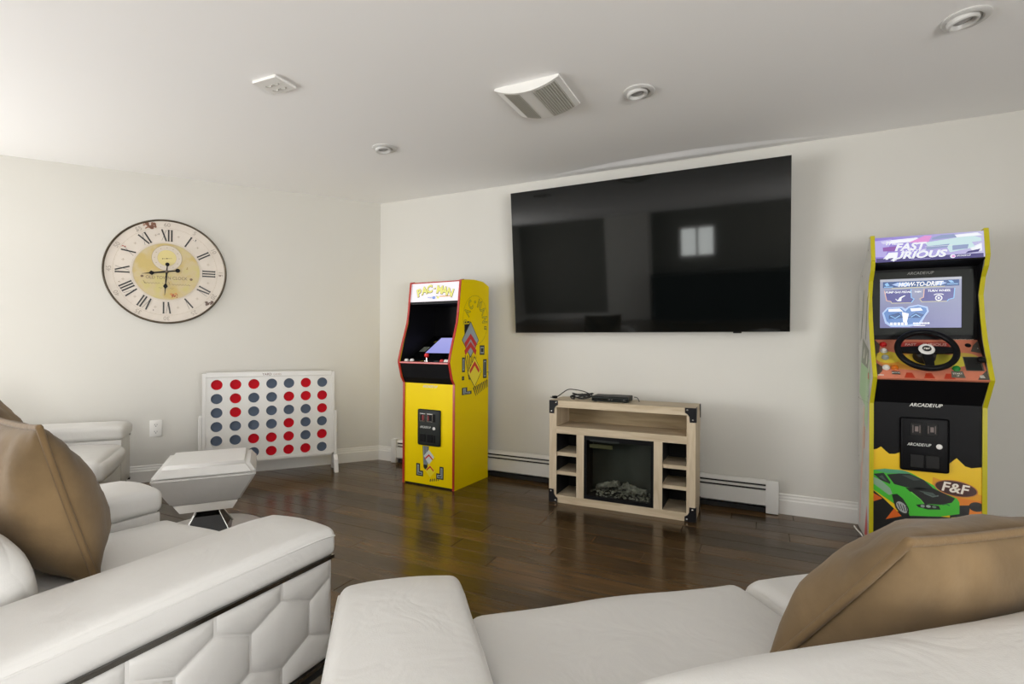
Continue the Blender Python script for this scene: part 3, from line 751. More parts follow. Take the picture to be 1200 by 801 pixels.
obj('kick_panel', B(x0, x1, .006, .020, .012, .772), M['yellow'], PC)
obj('toe_rail', B(x0, x1, .010, .022, 0, .012), M['black'], PC)
obj('riser_panel', prism_x(bmesh.new(), [(.004, .772), (-.024, .815), (-.057, .926), (-.045, .93), (-.010, .82), (.016, .775)], x0, x1), M['black'], PC)
obj('control_panel', prism_x(bmesh.new(), [(-.058, .926), (-.058, .934), (.03, .944), (.03, .926)], x0, x1), M['black'], PC)
obj('front_lip', B(x0, x1, -.064, -.056, .922, .936, bev=.002), M['red_trim'], PC)
an = math.radians(30); bz0 = Vector((.03, .942)); bz1 = bz0 + Vector((math.cos(an), math.sin(an))) * .39
obj('screen_bezel', prism_x(bmesh.new(), [bz0, bz1, bz1 + Vector((.0, -.02)), bz0 + Vector((0, -.02))], x0, x1), M['black_gloss'], PC)
obj('inner_back', prism_x(bmesh.new(), [bz1, (bz1.x, 1.384), (bz1.x + .01, 1.384), (bz1.x + .01, bz1.y - .02)], x0, x1), M['black'], PC)
obj('back_panel', B(x0, x1, PD - .012, PD - .002, 0, 1.53), M['black_matte'], PC)
obj('speaker_panel', B(x0, x1, .060, .37, 1.374, 1.384), M['black'], PC)
obj('top_panel', prism_x(bmesh.new(), [(.076, 1.540), (.11, 1.547), (.25, 1.560), (.373, 1.556), (PD, 1.526), (PD, 1.51), (.076, 1.52)], x0, x1), M['black'], PC)
lit = glow('backlit marquee white', (1.0, .93, .96), 0.98)
mq = obj('marquee', prism_x(bmesh.new(), [(.059, 1.392), (.076, 1.540), (.09, 1.540), (.073, 1.392)], x0, x1), lit, PC)
obj('marquee_rail', prism_x(bmesh.new(), [(.057, 1.384), (.058, 1.393), (.068, 1.393), (.067, 1.384)], x0, x1), M['black'], PC)
obj('marquee_rail', prism_x(bmesh.new(), [(.0745, 1.536), (.0755, 1.545), (.085, 1.545), (.084, 1.536)], x0, x1), M['red_trim'], PC)
mv = Vector((0, .017, .148)).normalized()
P = Print((PWD / 2, .059, 1.392), (1, 0, 0), mv)
ye = glow('backlit yellow', (.90, .86, .22), 0.95); gy = glow('backlit olive', (.25, .22, .06), .7); bl = glow('backlit blue', (.22, .36, .85), .8); og = glow('backlit orange', (.95, .55, .25), .85); gr_ = glow('backlit pale grey', (.62, .62, .68), .8)
for i, c in enumerate('PAC-MAN'):
    a = -.147 + i * .049; f = abs(a) / .15; b = .103 - .030 * f * f - .008 * (i > 3); rt = -.28 * a / .14; sz = .080 if c != '-' else .055
    P.text(a + .002, b - .002, c, sz, gy, 1, bold=.075, rot=rt); P.text(a, b, c, sz, ye, 2, bold=.035, rot=rt)
P.ell(.0, .030, .016, .012, bl, 1, n=16); P.rect(-.06, -.014, .031, .036, bl, 1); P.rect(-.05, -.014, .024, .027, gr_, 1); P.ell(.038, .030, .012, .010, ye, 1, n=14); P.rect(.02, .032, .036, .042, gy, 2); P.rect(.05, .16, .033, .043, og, 0)
P.rect(-.222, -.215, .0, .148, gr_, 0); P.rect(-.20, -.196, .13, .134, gy, 1); P.rect(-.217, -.213, .13, .134, gy, 1)
P.build('marquee_print', mq)
# the lit game screen and the instruction card on the reclined bezel
P = Print((0, bz0.x, bz0.y), (1, 0, 0), (0, math.cos(an), math.sin(an)))
P.rect(.112, .372, .112, .352, glow('lit game screen', (.36, .38, .84), 0.92, (.47, .47, .92), 1, .10, .36), 0)
o = P.build('game_screen', PC)
P = Print((0, bz0.x, bz0.y), (1, 0, 0), (0, math.cos(an), math.sin(an)))
P.rect(.036, .096, .131, .206, ink('8f9488'), 0); P.build('instruction_card', PC)
P = Print((0, bz0.x, bz0.y), (1, 0, 0), (0, math.cos(an), math.sin(an))); P.poly([(.078, .275), (.105, .275), (.115, .305), (.088, .305)], ink('8a8418'), 0); P.build('yellow_sticker', PC)
P = Print((0, bz0.x, bz0.y), (1, 0, 0), (0, math.cos(an), math.sin(an))); P.rect(.40, .45, .12, .13, ink('b8b35a'), 0); P.build('pale_sticker', PC)
# joystick and push buttons on the control panel
js = obj('joystick', lathe(bmesh.new(), [(.022, .940), (.022, .944), (.006, .946), (.005, .972), (0, .972)], 16, Matrix.Translation((.250, -.030, 0))), M['steel'], PC, smooth=40)
bm = bmesh.new(); bmesh.ops.create_uvsphere(bm, u_segments=18, v_segments=10, radius=.0175, matrix=Matrix.Translation((.250, -.030, .984))); obj('ball_knob', bm, M['red'], js, smooth=80)
for a, b, m_ in ((.062, -.035, 'plastic'), (.092, -.008, 'plastic'), (.372, -.004, 'red'), (.415, -.012, 'plastic'), (.450, -.028, 'plastic')):
    obj('push_button', lathe(bmesh.new(), [(.018, .9385), (.018, .946), (.014, .948), (.013, .954), (.009, .956), (0, .956)], 18, Matrix.Translation((a, b, 0))), M[m_], PC, smooth=40)
P = Print((0, -.058, .934), (1, 0, 0), (0, .088, .010))
P.poly([(.17, .045), (.20, .078), (.23, .07), (.215, .035)], ink('c8c02c'), 0); P.poly([(.30, .04), (.34, .05), (.335, .07), (.30, .065)], ink('9fc2b5'), 0); P.rect(.11, .15, .02, .03, ink('7d7a3a'), 0); P.rect(.19, .22, .01, .022, ink('b06a78'), 0); P.rect(.38, .41, .02, .03, ink('7b2c2c'), 0)
P.build('panel_print', PC)
# coin door
cdr = obj('coin_door', B(.150, .360, -.008, .006, .308, .578, bev=.012, seg=3), M['charcoal'], PC, smooth=40)
for a in (.172, .240):
    obj('coin_slot', B(a, a + .056, -.014, -.006, .485, .548, bev=.003), M['steel'], cdr); obj('coin_insert', B(a + .007, a + .049, -.0155, -.010, .492, .541), M['black'], cdr)
    obj('coin_light', B(a + (.012 if a > .2 else .026), a + (.022 if a > .2 else .044), -.0165, -.0150, .498, .535), mat('dim red coin light', (.22, .02, .02), .3), cdr)
    obj('coin_return', B(a + .002, a + .054, -.012, -.006, .332, .392, bev=.003), M['black'], cdr)
bm = bmesh.new(); box(bm, .300, .316, -.0125, -.006, .487, .545, bev=.003); box(bm, .300, .316, -.0115, -.006, .330, .39, bev=.003); obj('hinge_block', bm, M['black'], cdr)
obj('lock', lathe(bmesh.new(), [(.012, .006), (.012, .012), (.009, .014), (0, .014)], 18, Matrix.Translation((.306, 0, .440)) @ RX), M['plastic'], cdr)
P = Print((0, -.0085, 0), (1, 0, 0), (0, 0, 1)); P.text(.225, .445, 'ARCADE1UP', .022, ink('cfd2cc'), 0, shear=.25, bold=.02, sx=.82); P.build('lettering', cdr)
P = Print((0, .006, 0), (1, 0, 0), (0, 0, 1)); P.text(.256, .750, 'ARCADE1UP', .024, ink('c8c6bd'), 0, shear=.25, bold=.025); P.build('lettering', PC)
P = Print((0, .006, 0), (1, 0, 0), (0, 0, 1))
# plain abstract stand-in for the printed artwork: bands, bars and two-tone discs
K = ink('0d0f0e'); G = ink('98a3a8'); R_ = ink('c8201c'); Yp = ink('f0dc30')
def bracket_print(P, a, b, w, h, fl, l=0):
    f = lambda u, v: (a + (u if fl > 0 else w - u), b + v)
    P.poly([f(0, 0), f(w, 0), f(w, h * .45), f(w * .55, h * .45), f(w * .55, h), f(0, h)], K, l); P.poly([f(w * .14, h * .10), f(w * .86, h * .10), f(w * .86, h * .34), f(w * .40, h * .34), f(w * .40, h * .90), f(w * .14, h * .90)], G, l + 1); P.poly([f(w * .26, h * .17), f(w * .74, h * .17), f(w * .74, h * .26), f(w * .30, h * .26), f(w * .30, h * .8), f(w * .26, h * .8)], K, l + 2)
P.poly([(.188, .30), (.250, .30), (.232, .10), (.198, .14)], K, 0)
for i in range(4): P.poly([(.194 + i * .014, .30), (.201 + i * .014, .30), (.206 + i * .009, .16), (.200 + i * .009, .16)], G, 1)
P.build('kick_print', PC)
P = Print((0, .006, 0), (1, 0, 0), (0, 0, 1)); P.poly([(.200, .225), (.250, .275), (.300, .225), (.250, .165)], ink('c3cdcb'), 2); P.poly([(.214, .212), (.250, .243), (.286, .212), (.286, .198), (.250, .228), (.214, .198)], R_, 3)
P.build('diamond_print', PC)
P = Print((0, .006, 0), (1, 0, 0), (0, 0, 1)); P.poly([(.215, .120), (.262, .165), (.309, .120), (.262, .070)], Yp, 4); P.poly([(.228, .128), (.262, .158), (.296, .128), (.296, .114), (.262, .143), (.228, .114)], R_, 5)
P.build('diamond_print', PC)
P = Print((0, .006, 0), (1, 0, 0), (0, 0, 1)); bracket_print(P, .128, .068, .068, .095, 1, 0); P.build('maze_print', PC)
P = Print((0, .006, 0), (1, 0, 0), (0, 0, 1)); bracket_print(P, .318, .066, .068, .095, -1, 0)
for i in range(5): P.poly([(.262 + i * .019, .058 + i * .004), (.272 + i * .019, .060 + i * .004), (.266 + i * .019, .036 + i * .004), (.258 + i * .019, .040 + i * .004)], K, 1)
P.build('maze_print', PC)
# right side: arched lettering above the same abstract panel
P = Print((PWD, 0, 0), (0, 1, 0), (0, 0, 1))
for i, c in enumerate('PAC-MAN'):
    t = PI * (1.03 - 1.0 * i / 6); a = .272 + .128 * math.cos(t); b = 1.250 + .145 * math.sin(t); rt = t - PI / 2
    P.text(a, b, c, .098, ink('3d3608'), 0, bold=.04, rot=rt, sx=.75); P.text(a, b, c, .098, ink('d9c400'), 1, bold=.006, rot=rt, sx=.75)
P.ring(.272, 1.255, .175, .002, ink('5d520c'), 0, 40, rb=.19)
P.rect(.395, .428, 1.185, 1.212, K, 0); P.rect(.400, .423, 1.190, 1.207, ink('d9c400'), 1); P.rect(.405, .417, 1.195, 1.199, K, 2)
P.poly([(.115, 1.235), (.185, 1.245), (.19, 1.10), (.125, 1.06)], K, 0)
P.poly([(.084, 1.10), (.200, 1.245), (.316, 1.10), (.200, .965)], K, 1); P.poly([(.091, 1.10), (.200, 1.235), (.309, 1.10), (.200, .975)], ink('9aa6ad'), 2)
for d_ in (0, -.062): P.poly([(.118, 1.068 + d_ * .9 + .01), (.200, 1.150 + d_), (.282, 1.068 + d_ * .9 + .01), (.270, 1.040 + d_ * .9), (.200, 1.108 + d_), (.130, 1.040 + d_ * .9)], R_, 3)
for a, b, w_, h_ in ((.088, .86, .04, .11), (.33, .985, .07, .075), (.38, .80, .055, .15), (.088, .80, .03, .03)): P.rect(a, a + w_, b, b + h_, K, 0); P.rect(a + .010, a + w_ - .010, b + .012, b + h_ - .012, G, 1); P.rect(a + .017, a + w_ - .017, b + .022, b + h_ - .022, K, 2)
for i in range(6): P.poly([(.125 + i * .030, .985 - i * .004), (.134 + i * .030, .985), (.190 + i * .012, .80), (.180 + i * .012, .80)], K, 0)
P.poly([(.158, .855), (.258, .975), (.358, .855), (.258, .735)], K, 1); P.poly([(.165, .855), (.258, .967), (.351, .855), (.258, .743)], Yp, 2)
P.poly([(.188, .868), (.258, .940), (.328, .868), (.318, .845), (.258, .905), (.198, .845)], R_, 3)
bracket_print(P, .088, .690, .13, .055, 1, 0)
for i in range(9): P.poly([(.235 + i * .024, .735 + i * .006), (.250 + i * .024, .74 + i * .006), (.282 + i * .021, .672 + i * .007), (.276 + i * .021, .668 + i * .007)], K, 1)
P.line([(.455, .86), (.455, .99)], .003, ink('55500f'), 0); P.line([(.425, .84), (.462, .85), (.462, .82)], .005, ink('55500f'), 0)
P.build('side_print', PC)

# ------------------------------------------------------------------ racing arcade cabinet
FF = thing('racing_arcade_cabinet', 'black racing arcade cabinet with steering wheel, yellow edges and a green car print', 'arcade machine', (.7685, 3.330, 0))
HWD = .2435
ffront = [(0, 0), (0, .77), (-.045, .84), (-.092, .912), (-.045, 1.01), (0, 1.11), (.035, 1.22), (.058, 1.34), (.030, 1.43), (-.012, 1.48), (-.030, 1.53), (-.005, 1.665)]
fprof = ffront + [(.03, 1.66), (.10, 1.595), (.14, 1.545), (.28, 1.505), (.345, 1.42), (.345, 0)]
side_m = mat('grey printed laminate', (.50, .49, .45), .3, var=.10, scale=14)
for a, b in ((-HWD, -HWD + .018), (HWD - .018, HWD)):
    arcade_side('side_panel', fprof, a, b, side_m, FF)
    edge_trim(ffront + [(.03, 1.66)], a - .0006, b + .0006, M['yellow_trim'], FF)
    ia, ib = (a + .018, a + .0188) if a < 0 else (a - .0008, a)
    arcade_side('inner_lining', [(.004, .78), (-.08, .912), (.008, 1.11), (.066, 1.34), (-.02, 1.53), (0, 1.655), (.2, 1.50), (.2, .78)], ia, ib, M['black'], FF)
x0, x1 = -HWD + .018, HWD - .018
obj('kick_panel', B(x0, x1, .005, .02, .0, .79), M['black'], FF)
obj('riser_panel', prism_x(bmesh.new(), [(.006, .775), (-.085, .905), (-.070, .91), (.02, .785)], x0, x1), M['black'], FF)
cpm = mat('salmon control panel ink', (.56, .185, .110), .4, var=.22, scale=7, spec=.3)
CPv = Vector((0, .644, .765)); CPn = Vector((0, -.765, .644)); CPo = Vector((0, -.095, .912))
def cpp(a, b, n=0.0): return Vector((a, 0, 0)) + CPo + CPv * b + CPn * n
bm = bmesh.new(); prism(bm, [(x0, -.003), (x1, -.003), (x1, .286), (x0, .286)], lambda p: cpp(p[0], p[1], -.012), lambda p: cpp(p[0], p[1], 0)); obj('control_panel', bm, cpm, FF)
obj('screen_bezel', B(x0, x1, .072, .085, 1.11, 1.50), M['black'], FF)
bm = bmesh.new()
for a in ((-.222, -.188, .064, .074, 1.135, 1.475), (.160, .206, .064, .074, 1.135, 1.475), (-.188, .160, .064, .074, 1.438, 1.475), (-.188, .160, .064, .074, 1.135, 1.174)): box(bm, *a)
obj('screen_frame', bm, M['charcoal'], FF)
obj('hood_underside', prism_x(bmesh.new(), [(-.028, 1.512), (.072, 1.49), (.072, 1.50), (-.026, 1.522)], x0, x1), M['black'], FF)
obj('back_panel', B(x0, x1, .33, .342, 0, 1.42), M['black_matte'], FF)
obj('top_panel', prism_x(bmesh.new(), [(0, 1.652), (.03, 1.652), (.10, 1.587), (.14, 1.537), (.28, 1.497), (.34, 1.42), (.33, 1.41), (.27, 1.485), (.13, 1.525), (.02, 1.64)], x0, x1), M['black'], FF)
mg = glow('backlit purple', (.30, .22, .72), .9, (.62, .60, .86), 0, -.22, .22)
mq = obj('marquee', prism_x(bmesh.new(), [(-.026, 1.520), (-.003, 1.655), (.012, 1.652), (-.011, 1.518)], x0, x1), mg, FF)
mv = Vector((0, .023, .135)).normalized()
P = Print((0, -.026, 1.520), (1, 0, 0), mv)
wh = glow('backlit white', (.93, .95, 1.0), 1.0); mint = glow('backlit mint', (.66, .86, .88), .92); pink = glow('backlit pink', (.85, .35, .75), .9); dk = glow('backlit dark violet', (.10, .085, .28), .8); lv = glow('backlit lavender', (.52, .46, .88), .9); pv = glow('backlit plum', (.33, .13, .48), .85); sl = glow('backlit slate', (.35, .42, .66), .85)
P.rect(-.22, .22, .0, .022, dk, 0)
P.poly([(-.225, .03), (-.18, .03), (-.15, .125), (-.225, .12)], lv, 0); P.poly([(-.20, .118), (-.04, .125), (-.03, .105), (-.19, .10)], wh, 0); P.poly([(-.08, .10), (-.01, .132), (.02, .130), (.005, .098)], pink, 1)
P.poly([(-.19, .060), (-.14, .058), (-.13, .085), (-.19, .082)], pv, 1)
P.poly([(-.01, .095), (.18, .118), (.215, .10), (.215, .085), (.0, .075)], mint, 1); P.poly([(.10, .125), (.20, .13), (.22, .115), (.12, .112)], wh, 1); P.poly([(.02, .118), (.06, .130), (.11, .130), (.12, .112), (.02, .108)], sl, 2)
P.poly([(-.005, .055), (.08, .062), (.09, .080), (-.005, .074)], sl, 2); P.poly([(.10, .045), (.16, .05), (.165, .072), (.10, .070)], sl, 2); P.poly([(.07, .085), (.17, .098), (.19, .055), (.09, .035)], mint, 1); P.poly([(.16, .035), (.21, .045), (.20, .030), (.15, .024)], dk, 2); P.poly([(.17, .052), (.215, .075), (.215, .035), (.18, .03)], wh, 1)
for i in range(7): P.rect(-.01 + i * .016, .008 + i * .016, .071, .0725, wh, 3)
P.text(-.150, .103, 'THE', .026, wh, 4, shear=.3, bold=.03, sx=1.15); P.text(-.070, .078, 'FAST', .054, wh, 4, shear=.3, bold=.035, sx=1.05); P.text(-.060, .053, 'AND THE', .017, wh, 4, shear=.3, bold=.02, sx=1.4); P.text(-.050, .032, 'FURIOUS', .050, wh, 4, shear=.3, bold=.035, sx=1.25)
P.poly([(-.19, .018), (-.13, .022), (-.125, .05), (-.165, .05)], wh, 3)
P.rect(-.07, .01, .008, .010, lv, 3); P.ell(-.145, .009, .014, .003, wh, 3, n=12); P.ell(-.145, .010, .006, .008, wh, 3, n=12); P.ell(.100, .013, .011, .010, wh, 3, n=14); P.ell(.102, .013, .007, .006, pink, 4, n=12); P.text(.142, .014, 'ARCADE1UP', .010, wh, 3, shear=.25, bold=.02)
P.build('marquee_print', mq)
# screen
sc = obj('game_screen', B(-.188, .160, .0655, .0725, 1.174, 1.438), glow('lit racing screen', (.16, .17, .40), .92, (.36, .39, .54), 2, 1.174, 1.438), FF)
P = Print((0, .0655, 0), (1, 0, 0), (0, 0, 1))
cy = glow('screen cyan', (.30, .58, .92), .95); db = glow('screen deep blue', (.03, .10, .30), .9); wsc = glow('screen white', (.95, .96, 1.0), 1.0); orr = glow('screen orange', (.85, .55, .45), .9); tan_ = glow('screen khaki', (.62, .58, .42), .9); lb = glow('screen pale blue', (.45, .60, .92), .95); ind = glow('screen indigo', (.10, .10, .34), .9); gry = glow('screen grey', (.50, .52, .60), .9)
P.rect(-.188, .160, 1.425, 1.438, gry, 0); P.rect(-.175, .150, 1.392, 1.424, db, 1); P.poly([(-.135, 1.408), (-.11, 1.418), (-.06, 1.416), (-.06, 1.398), (-.11, 1.398)], lb, 2); P.poly([(.055, 1.416), (.08, 1.416), (.10, 1.408), (.075, 1.398), (.055, 1.398)], lb, 2); P.rect(-.17, -.13, 1.394, 1.398, cy, 2); P.rect(.10, .145, 1.400, 1.404, cy, 2); P.poly([(-.168, 1.412), (-.155, 1.420), (-.145, 1.404), (-.16, 1.400)], cy, 2); P.poly([(.105, 1.420), (.12, 1.420), (.13, 1.408), (.115, 1.408)], cy, 2)
P.text(-.010, 1.407, 'HOW-TO-DRIFT', .032, wsc, 3, shear=.25, bold=.03, sx=.80)
P.line([(-.135, 1.388), (.09, 1.391)], .005, tan_, 1)
for pts, c1 in (([(-.168, 1.375), (-.158, 1.322), (-.14, 1.318), (-.135, 1.308), (-.05, 1.308), (-.038, 1.328), (-.05, 1.336), (-.052, 1.380)], orr), ([(.005, 1.380), (.002, 1.336), (-.014, 1.328), (-.005, 1.312), (.100, 1.312), (.108, 1.322), (.128, 1.328), (.132, 1.380)], orr)):
    P.poly(pts, ind, 1); P.line(pts[:3], .004, c1, 2); P.line(pts[2:5], .004, tan_, 2); P.line(pts[4:], .004, cy, 2)
P.text(-.107, 1.367, 'PUMP GAS PEDAL', .0145, wsc, 3, shear=.2, bold=.03); P.text(.068, 1.369, 'TURN WHEEL', .0155, wsc, 3, shear=.2, bold=.03); P.text(-.022, 1.366, 'THEN', .0115, wsc, 3, shear=.2, bold=.03)
P.poly([(-.112, 1.318), (-.094, 1.318), (-.092, 1.335), (-.075, 1.346), (-.08, 1.349), (-.10, 1.338)], wsc, 3); P.line([(-.118, 1.330), (-.110, 1.320)], .003, wsc, 3)
P.ring(.066, 1.330, .013, .005, wsc, 3, 20); P.ell(.066, 1.330, .005, .005, wsc, 3, n=10); P.line([(.047, 1.347), (.055, 1.351), (.077, 1.351), (.085, 1.347)], .004, wsc, 3)
# two pale handprint-like badges at lower left
P.poly([(-.178, 1.255), (-.155, 1.285), (-.09, 1.288), (-.075, 1.276), (-.06, 1.290), (-.02, 1.298), (.02, 1.285), (.025, 1.26), (.01, 1.235), (-.01, 1.19), (-.06, 1.180), (-.14, 1.180), (-.165, 1.20)], lb, 1); P.poly([(-.170, 1.255), (-.150, 1.278), (-.095, 1.281), (-.075, 1.262), (-.06, 1.281), (-.02, 1.290), (.014, 1.278), (.017, 1.262), (.004, 1.238), (-.018, 1.20), (-.07, 1.190), (-.135, 1.19), (-.158, 1.21)], glow('screen blue', (.12, .27, .62), .9), 2)
P.poly([(-.150, 1.276), (-.10, 1.278), (-.085, 1.262), (-.15, 1.262)], wsc, 3); P.poly([(-.055, 1.278), (-.01, 1.280), (0, 1.266), (-.05, 1.262)], wsc, 3)
P.poly([(-.148, 1.242), (-.105, 1.256), (-.082, 1.228), (-.148, 1.222)], db, 3); P.poly([(-.066, 1.228), (-.03, 1.256), (.005, 1.244), (-.01, 1.226)], db, 3); P.line([(-.14, 1.238), (-.12, 1.226), (-.10, 1.240)], .004, cy, 4); P.line([(-.05, 1.232), (-.03, 1.246), (-.012, 1.232)], .004, cy, 4); P.poly([(-.09, 1.26), (-.06, 1.25), (-.07, 1.20), (-.085, 1.205)], wsc, 3)
for i in range(5): P.rect(-.142 + i * .016, -.130 + i * .016, 1.189, 1.203, wsc, 3)
for i in range(6): P.rect(-.042 + i * .012, -.032 + i * .012, 1.194, 1.202, wsc, 3)
P.rect(-.04, .01, 1.184, 1.188, wsc, 3)
P.build('screen_image', sc)
P = Print((0, .0636, 0), (1, 0, 0), (0, 0, 1)); P.text(-.012, 1.465, 'ARCADE1UP', .020, ink('8d8d8a'), 0, shear=.2, bold=.01); P.build('lettering', FF)
# control panel print, buttons, wheel, shifter
P = Print(CPo, (1, 0, 0), CPv, .0008)
for i in range(3): P.ell(-.05 + i * .06, .115, .165 - i * .03, .062 - i * .010, ink(('cf8f38', 'cfae34', 'c9c040')[i]), i, n=34)
P.ell(-.165, .135, .058, .040, ink('cfb83a'), 2, n=20); P.ell(.15, .135, .060, .036, ink('b9a043'), 1, n=20)
P.poly([(x0 + .002, .282), (-.19, .22), (-.20, .17), (x0 + .002, .12)], ink('4a3d33'), 2); P.poly([(x0 + .002, .10), (-.195, .07), (-.20, .04), (x0 + .002, .01)], ink('4d3f30'), 2); P.poly([(x1 - .002, .25), (.20, .22), (.185, .18), (x1 - .002, .17)], ink('4e4a44'), 2); P.poly([(x1 - .002, .06), (.19, .02), (.18, .002), (x1 - .002, .002)], ink('4e4a44'), 2)
for a in (-.11, -.03, .05): P.poly([(a, .002), (a + .045, .002), (a + .035, .035), (a + .012, .035)], ink('b5371c'), 2)
P.rect(-.16, -.125, .022, .042, K, 3); P.text(-.1425, .032, 'MODE', .012, ink('d8d3c8'), 4, bold=.02); P.poly([(.085, .052), (.13, .052), (.135, .01), (.08, .01)], ink('5e5a50'), 3); P.text(.108, .036, 'START', .013, ink('ece8dc'), 4, bold=.02); P.text(.108, .022, '1P', .011, ink('ece8dc'), 4, bold=.02)
P.rect(-.105, .105, .208, .240, ink('a5382f'), 3); P.text(-.055, .224, 'FAST', .022, ink('dcb9ac'), 4, shear=.25, bold=.02); P.text(.045, .224, 'FURIOUS', .025, ink('dcb9ac'), 4, shear=.25, bold=.02); P.text(.165, .263, 'ARCADE1UP', .018, ink('c9b7a6'), 4, shear=.2, bold=.02)
for a, b in ((-.222, .245), (-.222, .19), (-.222, .14), (-.222, .09), (.215, .2)): P.ell(a, b, .003, .003, ink('cdc8bd'), 4, n=8)
P.rect(.145, .215, .055, .145, ink('575049'), 3); P.poly([(.19, .028), (.205, .03), (.21, .012), (.19, .012)], ink('b9b4aa'), 4); P.rect(-.222, -.195, .012, .018, ink('cdc8bd'), 4)
P.build('panel_print', FF)
CM = Matrix(((1, 0, 0), (0, CPv.y, CPn.y), (0, CPv.z, CPn.z))).to_4x4()
def CPM(a, b, n=0.0): return Matrix.Translation(cpp(a, b, n)) @ CM
for a, b, c in ((-.176, .221, 'c41818'), (-.178, .177, 'd5d2c8'), (-.177, .132, '8d9692'), (-.181, .064, 'd5d2c8'), (-.144, .064, 'c96a12'), (.108, .066, '1f8c3a')):
    obj('push_button', lathe(bmesh.new(), [(.0165, .001), (.0165, .006), (.013, .008), (.012, .013), (.008, .015), (0, .015)], 20, CPM(a, b)), ink(c, .25), FF, smooth=40)
obj('key_hole', lathe(bmesh.new(), [(.013, .001), (.012, .003), (0, .003)], 16, CPM(.181, .221)), M['black'], FF)
sh = bmesh.new(); box(sh, -.030, .030, -.040, .040, 0, .004); bmesh.ops.transform(sh, matrix=CPM(.178, .100), verts=sh.verts[:]); so = obj('shifter', sh, M['charcoal'], FF)
sh = bmesh.new(); box(sh, -.020, .022, -.028, .026, .004, .0055); bmesh.ops.transform(sh, matrix=CPM(.178, .100), verts=sh.verts[:]); obj('shifter_gate', sh, M['black_matte'], so)
sh = bmesh.new(); tube(sh, [(.015, 0, .004), (.022, -.002, .03)], .005, 8); bmesh.ops.transform(sh, matrix=CPM(.178, .100), verts=sh.verts[:]); obj('shifter_stem', sh, M['steel'], so)
obj('shifter_knob', lathe(bmesh.new(), [(0, -.016), (.009, -.014), (.016, -.004), (.017, .004), (.012, .013), (0, .017)], 16, CPM(.202, .097, .038)), M['black'], so, smooth=60)
wc = (-.011, .140); wt = CPM(wc[0], wc[1], .060)
sw = bmesh.new(); tube(sw, [(.120 * math.cos(t), .120 * math.sin(t), 0) for t in [2 * PI * i / 48 for i in range(48)]], .0145, 10, closed=True); bmesh.ops.transform(sw, matrix=wt, verts=sw.verts[:])
st = obj('steering_wheel', sw, M['black'], FF, smooth=60)
for ang in (0, PI, -PI / 2):
    sp = bmesh.new(); d = 0.03; prism_z(sp, [(.02, -.024), (.118, -.017), (.118, .017), (.02, .024)], -.010, .004, .003); bmesh.ops.transform(sp, matrix=wt @ Matrix.Rotation(ang, 4, 'Z'), verts=sp.verts[:]); obj('wheel_spoke', sp, M['black'], st)
obj('wheel_boss', lathe(bmesh.new(), [(.048, -.058), (.046, -.012), (.036, -.004), (0, -.004)], 28, wt @ Matrix.Translation((0, 0, 0))), M['black_matte'], st, smooth=40)
obj('wheel_hub', lathe(bmesh.new(), [(.033, -.010), (.034, .006), (.028, .012), (.021, .012), (.020, .010), (0, .010)], 28, wt), M['plastic'], st, smooth=40)
o3 = wt @ Vector((0, 0, .0105)); P = Print(o3, (1, 0, 0), CPv); P.ell(0, 0, .019, .019, K, 0, n=22); P.text(0, 0, 'F&F', .016, ink('e6e3da'), 1, bold=.03, shear=.15); P.build('hub_badge', st)
# kick panel graphics and coin door
P = Print((0, .005, 0), (1, 0, 0), (0, 0, 1)); yk = ink('e8bf10'); yo = ink('dd9a20'); ok_ = ink('d8641c'); gn = ink('45b834'); gd = ink('1e6a3c'); gl_ = ink('9fd08a'); kk = ink('0e100f')
P.poly([(x0, .20), (x1, .20), (x1, .471), (.185, .462), (.160, .469), (.126, .507), (.094, .472), (-.107, .428), (-.109, .513), (-.130, .503), (-.154, .501), (-.170, .515), (-.191, .537), (-.210, .522), (x0, .518)], yk, 0)
P.poly([(.03, .40), (x1, .33), (x1, .22), (.02, .22)], yo, 1); P.poly([(.09, .31), (x1, .30), (x1, .21), (.08, .21)], ink('e0822a'), 2)
P.rect(x0, x1, 0, .20, kk, 1); P.poly([(x0, .30), (-.18, .262), (-.12, .20), (x0, .20)], kk, 2); P.poly([(-.225, .285), (-.183, .260), (-.225, .238)], ok_, 3); P.poly([(-.132, .214), (-.169, .151), (-.10, .178)], ok_, 3); P.poly([(.10, .285), (.140, .268), (.18, .275), (.175, .22), (.10, .2)], kk, 3); P.ell(.205, .27, .03, .024, kk, 3, n=16)
P.poly([(-.225, .409), (-.174, .420), (-.098, .421), (-.063, .411), (-.007, .380), (.032, .358), (.078, .322), (.128, .302), (.138, .283), (.138, .225), (.062, .200), (-.067, .185), (-.075, .22), (-.133, .239), (-.225, .303)], gn, 4)
P.poly([(-.225, .409), (-.174, .420), (-.098, .421), (-.063, .411), (-.075, .404), (-.165, .398), (-.18, .40)], ink('4f9a72'), 5); P.poly([(-.225, .372), (-.19, .356), (-.15, .318), (-.14, .290), (-.155, .282), (-.225, .335)], ink('86a88e'), 5)
P.poly([(-.165, .391), (-.107, .403), (-.067, .405), (-.007, .380), (.032, .342), (-.024, .330), (-.085, .333), (-.133, .343)], ink('1a2220'), 5); P.poly([(-.10, .395), (-.06, .398), (-.02, .378), (-.05, .372)], ink('3c4a46'), 6); P.poly([(-.224, .387), (-.179, .398), (-.149, .352), (-.151, .341), (-.192, .357)], ink('1c2624'), 5); P.poly([(-.20, .375), (-.185, .385), (-.165, .355), (-.178, .36)], ink('44524c'), 6)
P.poly([(-.085, .330), (.032, .342), (.120, .301), (.107, .278), (.062, .261), (-.006, .257)], kk, 5); P.poly([(-.03, .322), (.03, .318), (.05, .300), (.01, .306)], ink('51605a'), 6); P.line([(-.005, .312), (.03, .298), (.052, .306)], .006, ink('6c7a74'), 6)
